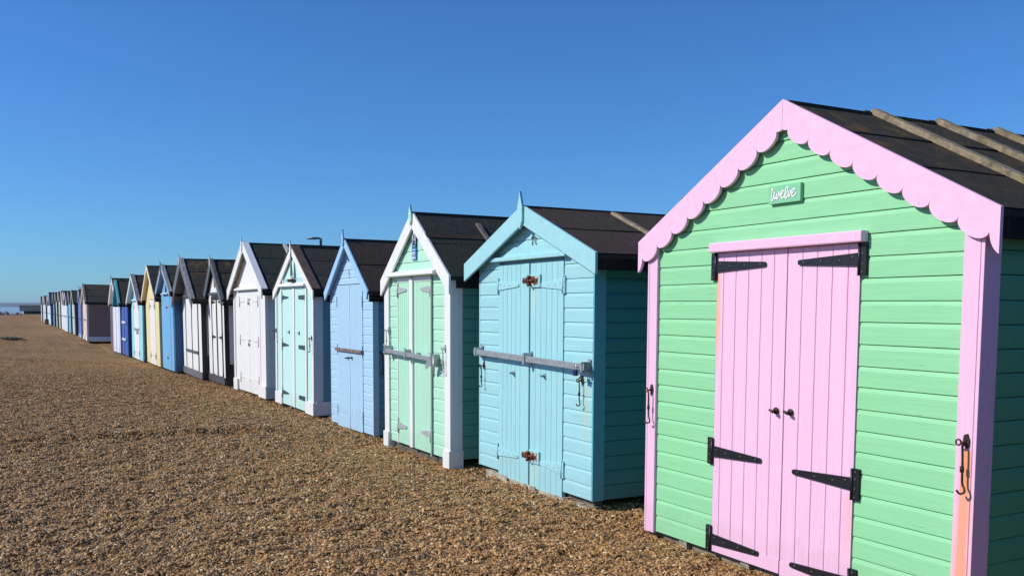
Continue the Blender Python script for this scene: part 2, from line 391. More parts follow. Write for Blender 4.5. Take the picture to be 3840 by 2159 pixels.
# ------------------------------------------------------------------ beach hut building blocks
GROUP = 'beach huts standing in the row'
def lim_gable(W, He, slope):
    def f(z):
        return W if z <= He else max(0.0, W - (z-He)/slope)
    return f
def siding(name, mat, parent, mapf, lim, zb, zt, hole=None, pitch=.118, step=.012, base=.004):
    """horizontal boards on a wall; mapf(s, n, z) -> local point; hole = (s0, s1, ztop)"""
    b = MB(); z = zb; rnd = random.Random(sum(map(ord, name)) % 97 + int(zt*1000)); t0 = 0.0
    while z < zt - .004:
        j = rnd.uniform(-.0012, .0012); t1 = rnd.uniform(-.0035, .0035); zk = z
        def bz(s_, z_): return z_ + s_*(t0 + (t1-t0)*min(1, max(0, (z_-zk)/pitch)))
        rows = [(base+step+j, z), (base+step+j*.6, z+pitch*.76), (base+step*.5, z+pitch*.955), (base-.008, z+pitch*.962), (base-.008, z+pitch)]
        if z+pitch > zt: rows = [(nn_, min(zz, zt)) for nn_, zz in rows]
        rows = [(base-.008, z)] + rows
        for (n0, z0), (n1, z1) in zip(rows, rows[1:]):
            cuts = [(z0, n0), (z1, n1)]
            if hole and z0 < hole[2] < z1:
                t = (hole[2]-z0)/(z1-z0); cuts = [(z0, n0), (hole[2], n0+(n1-n0)*t), (z1, n1)]
            for (za, na), (zc, nc) in zip(cuts, cuts[1:]):
                la, lc = lim(za), lim(zc)
                if la <= 0.001: continue
                segs = [(-la, la, -lc, lc)]
                if hole and (za+zc)/2 < hole[2]: segs = [(-la, hole[0], -lc, hole[0]), (hole[1], la, hole[1], lc)]
                for a0, a1, c0, c1 in segs:
                    b.add([mapf(a0, na, bz(a0, za)), mapf(a1, na, bz(a1, za)), mapf(c1, nc, bz(c1, zc)), mapf(c0, nc, bz(c0, zc))], [(0, 1, 2, 3)])
        z += pitch; t0 = t1
    # backing board so that the wall is solid
    la, zt2 = lim(zb), zt
    pts = [(-la, zb), (la, zb)]
    k = 6
    for i in range(k+1):
        zz = zb + (zt-zb)*(.55+.45*i/k); pts.append((lim(zz), zz))
    for i in range(k, -1, -1):
        zz = zb + (zt-zb)*(.55+.45*i/k); pts.append((-lim(zz), zz))
    pts = [p for i, p in enumerate(pts) if i == 0 or (abs(p[0]-pts[i-1][0])+abs(p[1]-pts[i-1][1])) > 1e-4]
    n = len(pts)
    v = [mapf(s, -.03, z_) for s, z_ in pts] + [mapf(s, -.06, z_) for s, z_ in pts]
    b.add(v, [tuple(range(n)), tuple(range(2*n-1, n-1, -1))] + [(i, i+n, (i+1) % n+n, (i+1) % n) for i in range(n)])
    # return edges at the corners and round the door hole
    for s_ in ((-1, 1) if True else ()):
        v = [mapf(s_*lim(zb), base+.001, zb), mapf(s_*lim(zb), -.06, zb), mapf(s_*lim(zb), -.06, min(zt, zb+1.7)), mapf(s_*lim(zb), base+.001, min(zt, zb+1.7))]
        b.add(v, [(0, 1, 2, 3)])
    if hole:
        for s_ in hole[:2]:
            b.add([mapf(s_, base+step, zb), mapf(s_, -.03, zb), mapf(s_, -.03, hole[2]), mapf(s_, base+step, hole[2])], [(0, 1, 2, 3)])
        b.add([mapf(hole[0], base, hole[2]), mapf(hole[1], base, hole[2]), mapf(hole[1], -.03, hole[2]), mapf(hole[0], -.03, hole[2])], [(0, 1, 2, 3)])
    return b.build(name, mat, parent)
def planks(b, x0, x1, z0, z1, yf, yb, pitch=.092, groove=.007, depth=.006, at=None):
    """vertical tongue-and-groove panel with its face at y=yf"""
    n = max(1, round((x1-x0)/pitch)); prof = [(x0, yf)]
    if n > 1 or at:
        for xg in (at or [x0 + (x1-x0)*i/n for i in range(1, n)]):
            prof += [(xg-groove/2, yf), (xg-groove*.15, yf+depth), (xg+groove*.15, yf+depth), (xg+groove/2, yf)]
    prof += [(x1, yf), (x1, yb), (x0, yb)]
    m_ = len(prof)
    v = [(x, y, z0) for x, y in prof] + [(x, y, z1) for x, y in prof]
    f = [(i, (i+1) % m_, (i+1) % m_+m_, i+m_) for i in range(m_)] + [tuple(range(m_)), tuple(range(2*m_-1, m_-1, -1))]
    b.add(v, f)
def strap_hinge(parent, xh, z, dirx, length, h=.072, tip=.030, yf=-.03, mat=BLACKM, plate_w=.045, plate_h=.175, screws=True, bar=False):
    b = MB()
    px0, px1 = (xh-plate_w, xh) if dirx > 0 else (xh, xh+plate_w)
    b.box(px0, px1, yf-.005, yf+.012, z-plate_h/2, z+plate_h/2)
    x1 = xh + dirx*length
    if bar: tip = h*.8
    b.prism([(xh, z-h/2), (x1-dirx*.01, z-tip/2), (x1, z-tip/4), (x1, z+tip/4), (x1-dirx*.01, z+tip/2), (xh, z+h/2)][::dirx], yf-.0055, yf+.004)
    b.tube([(xh, yf-.006, z-plate_h/2), (xh, yf-.006, z+plate_h/2)], .008, 8)
    if screws:
        b.cur = 1; b.extra = [SILVER if mat is not BLACKM else metal((.14, .14, .15), .6, .4, 0, 'dark_screw')]
        for t, dz in ((.1, .015), (.3, 0), (.6, 0), (.9, 0)):
            b.tube([(xh+dirx*length*t, yf-.004, z+dz), (xh+dirx*length*t, yf-.0085, z+dz)], .006, 8)
        pc = (px0+px1)/2
        for dz in (-.07, -.025, .03, .07): b.tube([(pc, yf-.004, z+dz), (pc, yf-.008, z+dz)], .0055, 8)
    return b.build('hinge', mat, parent)
def knob(parent, x, z, yf, mat=DARKIRON):
    b = MB(); b.tube([(x, yf+.002, z), (x, yf-.006, z)], .021, 12); b.tube([(x, yf-.006, z), (x, yf-.03, z)], .007, 8)
    b.tube([(x-.02, yf-.036, z+.006), (x+.012, yf-.036, z-.004)], [.007, .010], 8)
    return b.build('door_knob', mat, parent)
def cabin_hook(parent, x, z, yf, length=.2, mat=DARKIRON, dx=.0):
    b = MB()
    b.prism([(x-.018, z+.0), (x-.012, z+.035), (x+.008, z+.042), (x+.02, z+.01), (x+.018, z-.02), (x+.0, z-.035)], yf-.005, yf+.002)
    b.tube([(x, yf, z), (x, yf-.035, z)], .0065, 8)
    ring = [(x-.018+.014*math.cos(a), yf-.035, z+.014*math.sin(a)) for a in [i*math.pi/5 for i in range(11)]]; b.tube(ring, .0045, 6)
    b.tube(smooth_path([(x, yf-.032, z), (x+.004, yf-.03, z-length*.3), (x+dx, yf-.028, z-length*.8), (x+dx+.012, yf-.028, z-length*.92), (x+dx+.016, yf-.034, z-length), (x+dx, yf-.044, z-length*1.03), (x+dx-.014, yf-.05, z-length*.96)], 4), .0055, 7)
    b.tube([(x+dx*.5, yf-.03, z-length*.48), (x+dx*.5+.001, yf-.03, z-length*.6)], .010, 8)
    return b.build('cabin_hook', mat, parent)
def barge(parent, mat, hs, Hp, slope, y0, y1, vw, end='vertical', name='bargeboard'):
    for s in (-1, 1):
        b = MB(); ze = Hp - slope*hs
        if end == 'vertical': poly = [(0, Hp), (s*hs, ze), (s*hs, ze-vw), (0, Hp-vw)]
        else:
            L_ = math.hypot(1, slope); dx, dz = vw*slope/(L_**2)*1.0, -vw/(L_**2)
            poly = [(0, Hp), (s*hs, ze), (s*(hs-dx*.8), ze-vw*.95), (0, Hp-vw)]
        poly = [(x + (s*.0015 if abs(x) < 1e-6 else 0), z) for x, z in poly]
        b.prism(poly if s > 0 else poly[::-1], y0, y1); b.build(name, mat, parent, .003)
def scallop_barge(parent, mat, hs, Hp, slope, y0, y1):
    for s in (-1, 1):
        P = .1625; vb = .143; amp = .058
        low = []; Lq = math.hypot(1, slope); ca, sa = 1/Lq, slope/Lq
        edges = [0.0, .05]
        while edges[-1]+P < hs-.02: edges.append(edges[-1]+P)
        for i in range(len(edges)-1):
            a, c = edges[i], edges[i+1]
            for k in range(15):
                th = math.pi*k/14
                if i == 0:
                    t = k/14; low.append((s*(.001+c*t), Hp-slope*c*t-vb-.03*math.sqrt(max(0, 1-t*t)))); continue
                half = (c-a)/2*Lq; al = half*(1-math.cos(th)); pe = amp*math.sin(th)**.85
                low.append((s*(a+al*ca-pe*sa), Hp-slope*a-vb-al*sa-pe*ca))
        xe = edges[-1]; half = P/2*Lq
        for k in range(1, 8):
            th = math.pi*.5*k/7; al = (hs-xe)*Lq*1.0*(1-math.cos(th)); pe = .085*math.sin(th)
            low.append((s*min(hs, xe+al*ca), Hp-slope*xe-vb-al*sa-pe*ca))
        poly = [(s*.001, Hp), (s*hs, Hp-slope*hs)] + low[::-1]
        b = MB(); n = len(poly); b.prism(poly if s > 0 else poly[::-1], y0, y1)
        b.build('bargeboard', mat, parent, .0025)
def finial(parent, mat, z0, z1, y0, y1, wd=.04):
    zc = z0 + (z1-z0)*.60; zl = z0 + (z1-z0)*.22
    poly = [(0, z1), (wd*.55, zc+(z1-zc)*.35), (wd, zc), (wd*.95, zl), (0, z0), (-wd*.95, zl), (-wd, zc), (-wd*.55, zc+(z1-zc)*.35)]
    b = MB(); b.prism(poly[::-1], y0, y1); return b.build('finial', mat, parent, .002)
def roof(parent, mat, hs, Hp, slope, y0, y1, th=.035, course=.38, name='roof', drop=.012, seed=0):
    rnd = random.Random(seed); b = MB(); nseg = 8
    L_ = math.hypot(1, slope); nrm = (slope/L_, 1/L_)
    ytab = [y0+(y1-y0)*i/nseg for i in range(nseg+1)]
    for s in (-1, 1):
        n = max(2, round(hs*L_/course)); prof = []
        for i in range(n):
            x0_, x1_ = hs*i/n, hs*(i+1)/n
            lift = .007
            prof += [(x0_, 0.0), ((x0_+x1_)/2, lift*.5+.002), (x1_, lift)]
        prof = [(x, Hp-drop-slope*x, l) for x, l in prof]
        m_ = len(prof); v = []
        wav = [[rnd.uniform(-.003, .003) for _ in range(m_)] for _ in ytab]
        for j, y in enumerate(ytab):
            for i, (x, z, l) in enumerate(prof):
                q = l + (wav[j][i] if 0 < j < nseg and 0 < i < m_-1 else 0)
                v.append((s*(x+nrm[0]*q), y, z+nrm[1]*q))
        f = [(j*m_+i, j*m_+i+1, (j+1)*m_+i+1, (j+1)*m_+i) for j in range(nseg) for i in range(m_-1)]
        b.add(v, f)
        # underside, eave and ends
        xe, ze = hs, Hp-drop-slope*hs
        b.prism([(0, Hp-drop-.002), (s*xe, ze-.002), (s*xe, ze-th), (0, Hp-drop-th)][::s], y0, y1)
    b.box(-.03, .03, y0, y1, Hp-drop-.03, Hp-drop+.004)
    return b.build(name, mat, parent)
def batten(parent, mat, hs, Hp, slope, y, wd=.06, th=.045, start=.01, name='batten', drop=.012, xe=None, side=1):
    L_ = math.hypot(1, slope); n = (slope/L_, 1/L_); xe = hs*.99 if xe is None else xe
    b = MB(); s = side
    a0, a1 = start, xe
    def P(x, o): return (s*(x+n[0]*o), Hp-drop-slope*x+n[1]*o)
    p = [P(a0, .004), P(a1, .004), P(a1, th), P(a0, th)]
    b.prism(p[::s], y-wd/2, y+wd/2); return b.build(name, mat, parent, .003)
def cap_board(parent, mat, hs, Hp, slope, y0, wd, th=.022, lift=.03, name='verge_board'):
    for s in (-1, 1):
        L_ = math.hypot(1, slope); n = (slope/L_, 1/L_)
        def P(x, o): return (s*(x+n[0]*o), Hp-.012-slope*x+n[1]*o)
        b = MB(); b.prism([P(.002, .0), P(hs, .0), P(hs, lift), P(.002, lift)][::s], y0, y0+wd); b.build(name, mat, parent, .003)
def corner_trim(parent, mat, W, z0, z1, wf, ws, th=.02, side=1, groove=True, name='corner_post', rustmat=None):
    b = MB(); s = side
    def bx(xa, xb, ya, yb): b.box(min(xa, xb), max(xa, xb), ya, yb, z0, z1)
    y_f = -.004-.012-th
    if groove:
        bx(s*(W+th-.018), s*(W+th), y_f, ws); bx(s*(W+th-wf), s*(W+th-.022), y_f, -.0); bx(s*(W+th-.022), s*(W+th-.018), y_f+.004, 0)
    else:
        bx(s*(W+th-wf), s*(W+th), y_f, 0); bx(s*W, s*(W+th), .001, ws)
    return b.build(name, mat, parent, .002)
def hut_root(X, Yc, label):
    r = empty('beach_hut', (X, Yc, 0), -math.pi/2)
    return tag(r, label, 'beach hut', GROUP)

def front_map(s, n, z): return (s, -n, z)
def right_map(W):
    return lambda s, n, z: (W+n, s, z)
def left_map(W):
    return lambda s, n, z: (-W-n, s, z)
def rear_map(D): return lambda s, n, z: (s, D+n, z)

def body(r, W, He, slope, depth, zb, wallm, sidem, hole, board=True, boards_side=True, pitch=.118):
    Hw = He + slope*W
    zt = Hw-.03
    lim = lim_gable(W, He, slope)
    if board:
        siding('front_wall', wallm, r, front_map, lim, zb, zt, hole, pitch)
    else:
        b = MB(); y0, y1 = -.016, .03
        h0, h1, hz = hole
        for a, c in ((-W, h0), (h1, W)): planks(b, a, c, zb, He, y0, y1, .15, .005, .003)
        # above the door
        b.prism([(h0, hz), (h1, hz), (h1, He), (h0, He)], y0, y1) if hz < He else None
        b.prism([(-W, He+.0005), (W, He+.0005), (0.0, zt)], y0, y1)
        b.box(-W, W, .04, .06, zb, He)
        b.build('front_wall', wallm, r)
    D2 = depth/2
    for nm, mp in (('side_wall', right_map(W)), ('side_wall', left_map(W))):
        mp2 = (lambda f: (lambda s, n, z: f(s+D2, n, z)))(mp)
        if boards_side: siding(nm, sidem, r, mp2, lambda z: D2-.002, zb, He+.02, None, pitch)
        else:
            b = MB(); sx = 1 if mp(0, 0, 0)[0] > 0 else -1
            b.box(min(sx*(W-.03), sx*(W+.014)), max(sx*(W-.03), sx*(W+.014)), .032, depth-.032, zb, He+.02); b.build(nm, sidem, r)
    b = MB(); b.prism([(-W, zb), (W, zb), (W, He), (0, zt), (-W, He)], depth-.03, depth); b.build('rear_wall', sidem, r)

def door_leaf(r, mat, x0, x1, z0, z1, yf=-.022, pitch=.092, groove=.007, flat=False, at=None):
    b = MB(); planks(b, x0, x1, z0, z1, yf, yf+.035, 10 if flat else pitch, groove, at=at)
    return b.build('door', mat, r)
def slab(parent, name, mat, x0, x1, y0, y1, z0, z1, bevel=.003):
    b = MB(); b.box(x0, x1, y0, y1, z0, z1); return b.build(name, mat, parent, bevel)
def padlock(parent, x, z, y, mat=BLUELOCK):
    b = MB(); b.box(x-.022, x+.022, y-.022, y-.002, z-.05, z); o = b.build('padlock', mat, parent, .004)
    s = MB(); s.tube(smooth_path([(x-.014, y-.012, z-.005), (x-.014, y-.012, z+.025), (x, y-.012, z+.04), (x+.014, y-.012, z+.025), (x+.014, y-.012, z-.005)], 4), .004, 7)
    s.build('shackle', SILVER, o); return o
def foot_beams(r, W, depth, mat, z0=-.15, z1=.02, n=3, inset=.08):
    for i in range(n):
        y = inset + (depth-2*inset)*i/(n-1)
        slab(r, 'floor_bearer', mat, -W+.04, W-.04, y-.04, y+.04, z0, z1, 0)
def eaves(r, hs, W, Hp, slope, y0, y1, mat, h=.075):
    ze = Hp-.012-slope*hs
    for s in (-1, 1):
        xa, xb = s*(hs-.028), s*(hs-.004)
        slab(r, 'eaves_board', mat, min(xa, xb), max(xa, xb), y0, y1, ze-.035-h, ze-.0355, 0)
#--PART2--
# ------------------------------------------------------------------ hut twelve: pink and green
PINK = (.86, .53, .73); GREEN = (.28, .66, .35)
def hut_twelve():
    W = 1.294; Hp = 2.823; SL = .532; D = 2.45; He = Hp-.055-SL*W
    r = hut_root(4.10, 4.152, 'mint green beach hut with pink scalloped bargeboards and pink double doors, nearest the camera')
    rust = ((1.222, 1.296, .935, -.9, (.80, .33, .16), 1.0), (1.19, 1.33, .72, -.8, (.86, .42, .40), .35))
    pk = paint(PINK, 'z', .02, .45); pkx = paint(PINK, 'n', .02, .45)
    pkr = paint(PINK, 'z', .05, .45, (.3, .26, .2), rust)
    pkd = paint(PINK, 'z', .02, .45, (.3, .26, .2), ((-.60, -.545, 1.83, 1.1, (.95, .42, .25), .8), (.5, .585, .58, .1, (.86, .42, .42), .4)))
    gr = paint(GREEN, 'x', .42, .5, (.13, .36, .18)); gs = paint((.10, .38, .19), 'x', .15, .5)  # gs: side walls, shade painted in as a darker green
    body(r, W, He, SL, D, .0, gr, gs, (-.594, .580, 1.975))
    foot_beams(r, W, D, oldwood())
    for i in range(4): slab(r, 'ground_block', oldwood((.3, .27, .22), 0), -.95+i*.62, -.87+i*.62, .0, .1, -.12, -.004, 0)
    for s in (-1, 1): corner_trim(r, pkr if s > 0 else pk, W, -.012, He+.02, .11, .09, .02, s)
    d1 = door_leaf(r, pkd, -.586, .032, .0, 1.958, at=[-.522, -.407, -.292, -.179, -.072]); d2 = door_leaf(r, pkd, .041, .572, -.01, 1.958, at=[.155, .268, .380, .492])
    # meeting stile, a plain board
    slab(d1, 'bottom_rail', pk, -.585, .031, -.0255, -.0222, .001, .085, 0); slab(d2, 'bottom_rail', pk, .040, .571, -.0255, -.0222, -.009, .082, 0)
    slab(r, 'door_lintel', pk, -.618, .618, -.075, -.017, 1.962, 2.024, .008)
    for z, ln in ((1.873, .452), (.668, .452), (.082, .45)): strap_hinge(d1, -.588, z, 1, ln, yf=-.0285)
    for z, ln in ((1.871, .447), (.643, .447), (.083, .447)): strap_hinge(d2, .574, z, -1, ln, yf=-.0285)
    knob(d1, -.020, .990, -.028); knob(d2, .098, .992, -.028)
    cabin_hook(r, -1.245, 1.02, -.037, .23, dx=.004); cabin_hook(r, 1.262, .965, -.037, .24, dx=.006)
    scallop_barge(r, pkx, 1.402, Hp, SL, -.062, -.040)
    rf = roof(r, felt((.038, .034, .026), .35), 1.395, Hp, SL, -.039, D+.06, course=.5, seed=1)
    wd = oldwood((.26, .21, .14), .35)
    for y in (.69, 1.29, 1.88):
        for s in (-1, 1): batten(rf, wd, 1.39, Hp, SL, y, .075, .04, side=s)
    eaves(r, 1.395, W, Hp, SL, -.036, D+.05, felt((.012, .012, .012)), .10)
    # name plate and its brush lettering
    pl = slab(r, 'name_plate', paint((.23, .59, .34), 'n', .0, .4), -.118, .138, -.040, -.0165, 2.226, 2.332, .002)
    def uv(px, py):
        t = (px-320)/1300.0; top = 500-210*t; bot = 1210-150*t
        return (-.118+.256*(px-320)/(1640-320), -.0415, 2.332-.106*(py-top)/(bot-top))
    strokes = [[(432, 640), (470, 610), (495, 560), (480, 720), (450, 900), (450, 1010), (480, 1060), (525, 1000), (555, 860), (590, 700)],
               [(590, 700), (565, 860), (570, 950), (605, 985), (650, 920), (685, 790), (665, 920), (690, 1000), (735, 930), (765, 800), (765, 700), (790, 800), (835, 840)],
               [(835, 840), (900, 770), (950, 690), (930, 630), (880, 680), (850, 800), (870, 920), (915, 960), (970, 920), (1020, 850)],
               [(1020, 850), (1080, 720), (1135, 570), (1115, 475), (1070, 530), (1030, 700), (1020, 870), (1060, 965), (1110, 910), (1140, 820)],
               [(1148, 640), (1165, 760), (1185, 910), (1230, 800), (1270, 620)],
               [(1290, 780), (1370, 700), (1420, 600), (1390, 560), (1330, 620), (1290, 750), (1310, 850), (1360, 885), (1420, 840), (1490, 710)]]
    lm = paint((.95, .88, .94), 'n', 0, .5)
    b = MB()
    for st in strokes:
        p = smooth_path([uv(*q) for q in st], 5); b.tube(p, [.0034+.0014*abs(math.sin(i*.35)) for i in range(len(p))], 6, .35)
    b.build('lettering', lm, pl)
hut_twelve()

# ------------------------------------------------------------------ hut thirteen: turquoise
TEAL = (.335, .64, .69)
def hut_thirteen():
    W = 1.02; Hp = 2.513; SL = .40; D = 2.45; He = Hp-.06-SL*W
    r = hut_root(4.17, 7.33, 'pale turquoise beach hut numbered 13 with a long steel security bar and rusty bolts')
    t = paint(TEAL, 'x', .45, .55, (.22, .34, .36)); tz = paint(TEAL, 'z', .35, .55, (.22, .34, .36)); tn = paint(TEAL, 'n', .3, .55, (.22, .34, .36))
    tr = paint(TEAL, 'x', .45, .55, (.22, .34, .36), ((.86, .97, .98, .3, (.50, .52, .34), .4),))
    td = paint(TEAL, 'z', .35, .55, (.22, .34, .36), ((-.33, -.29, .98, .7, (.50, .62, .50), .4), (-.04, .12, 1.80, 1.45, (.48, .66, .58), .5), (.02, .14, .23, -.1, (.5, .62, .52), .4)))
    body(r, W, He, SL, D, .035, tr, paint((.04, .24, .28), 'x', .3), (-.612, .578, 2.03), pitch=.121)  # side walls: turquoise darkened, shade put into the paint
    for i, (a, c) in enumerate(((-.86, -.42), (-.36, .12), (.2, .62), (.7, 1.0))):
        slab(r, 'footing_plank', oldwood((.42, .38, .29), .0), a, c, -.03-.004*i, .10, -.14, .005-.01*i, .004)
    foot_beams(r, W, D, oldwood((.12, .10, .08)), -.15, .03)
    for s in (-1, 1):
        b = MB(); x0, x1 = sorted((s*(W+.001), s*(W+.02))); b.box(x0, x1, -.017, .095, .03, He+.01); b.build('corner_post', paint((.10, .40, .50) if s > 0 else TEAL, 'z', .3), r, .002)  # right post gets a shaded copy of the turquoise
    d1 = door_leaf(r, td, -.603, -.014, -.012, 2.005, pitch=.085, groove=.005); d2 = door_leaf(r, td, .008, .570, -.02, 2.005, pitch=.088, groove=.005)
    slab(d1, 'meeting_stile', tz, -.115, -.016, -.0255, -.0222, -.01, 2.0, 0)
    # drip board with a shaped board above it
    b = MB(); b.box(-.70, .665, -.075, -.017, 2.035, 2.072); b.build('drip_ledge', tn, r, .004)
    b = MB(); b.prism([(-.60, 2.0725), (.56, 2.0725), (.50, 2.10), (.40, 2.155), (-.28, 2.155), (-.42, 2.11)], -.040, -.017); b.build('pediment_board', tn, r, .003)
    for z, sgn, d_, xh in ((1.81, 1, d1, -.605), (.225, 1, d1, -.605), (1.80, -1, d2, .572), (.225, -1, d2, .572)):
        strap_hinge(d_, xh, z, sgn, .40, .085, .030, -.0262, tn, .03, .15, True)
    # rusty tower bolts, white plate
    for z, nm in ((1.845, 1), (.27, 0)):
        p = slab(r, 'bolt_backplate', td, .02, .20, -.040, -.0265, z-.06, z+.055, .003)
        b = MB(); b.box(-.03, .17, -.044, -.0405, z-.035, z+.038); o = b.build('bolt_plate', RUSTW, p)
        b = MB(); b.tube([(-.075, -.056, z), (.13, -.056, z)], .010, 8)
        for x in (-.05, -.01, .03, .1): b.tube([(x, -.062, z-.026), (x, -.062, z+.026)], .010, 6)
        b.tube([(.04, -.048, z+.028), (.04, -.075, z+.030)], .017, 10); b.tube([(.04, -.048, z-.032), (.04, -.075, z-.034)], .016, 10)
        b.box(.135, .16, -.052, -.044, z-.014, z+.016)
        b.build('sliding_bolt', metal((.10, .04, .025), .3, .7, .7, 'rusted_bolt'), p)
    # security bar
    b = MB()
    z0, z1 = 1.170, 1.128
    b.hexa([(x, y, z+dz) for x, z in ((-1.0, z0), (1.02, z1)) for y in (-.100, -.085) for dz in (-.027, .027)]); bar = b.build('security_bar', GALV, r, .002)
    for x, z in ((-.955, z0), (.035, 1.150), (.985, z1)):
        c = MB(); c.box(x-.013, x+.013, -.108, -.0165, z-.042, z+.042) if x != .035 else c.box(x-.016, x+.016, -.112, -.0265, z-.052, z+.052)
        c.build('bar_bracket', GALV, bar, .002)
        c = MB(); c.box(x-.02, x+.02, -.030, -.0265, z-.065, z+.065); c.build('bracket_plate', GALV, bar)
    padlock(r, .925, 1.105, -.11); 
    s = MB(); s.tube([(.965, -.10, 1.07), (.965, -.10, 1.03)], .012); s.build('bar_pin', GALV, bar)
    knob(d1, -.30, 1.0, -.024, metal((.25, .38, .42), .2, .5, 0, 'painted_knob')); knob(d2, .268, 1.01, -.024, metal((.25, .38, .42), .2, .5, 0, 'painted_knob'))
    cabin_hook(r, -.925, 1.03, -.02, .20); cabin_hook(r, .875, 1.01, -.02, .20)
    barge(r, tn, 1.19, Hp, SL, -.115, -.09, .172, 'vertical')
    finial(r, tn, 2.295, 2.632, -.137, -.1155, .044)
    # the roof overhang in front of the gable
    rf = roof(r, felt((.054, .040, .032), 0), 1.185, Hp, SL, -.112, D+.08, course=.60, seed=2)
    for y in (.79, 1.66):
        for s in (-1, 1): batten(rf, oldwood((.30, .25, .17), .2), 1.14, Hp, SL, y, .05, .03, .10, side=s)
    eaves(r, 1.185, W, Hp, SL, -.085, D+.05, felt((.012, .012, .012)), .09)
    # number 13
    nm = metal((.11, .11, .11), .2, .5, 0, 'pewter')
    b = MB(); xo = .055; zc = 2.187
    b.tube(smooth_path([(xo-.040, -.0225, zc+.030), (xo-.022, -.0225, zc+.046), (xo-.022, -.0225, zc), (xo-.022, -.0225, zc-.045)], 3), .0055, 8, .5)
    b.tube(smooth_path([(xo+.008, -.0225, zc+.032), (xo+.026, -.0225, zc+.045), (xo+.043, -.0225, zc+.026), (xo+.024, -.0225, zc+.003), (xo+.046, -.0225, zc-.022), (xo+.026, -.0225, zc-.045), (xo+.006, -.0225, zc-.032)], 4), .0055, 8, .5)
    b.build('hut_number', nm, r)
hut_thirteen()

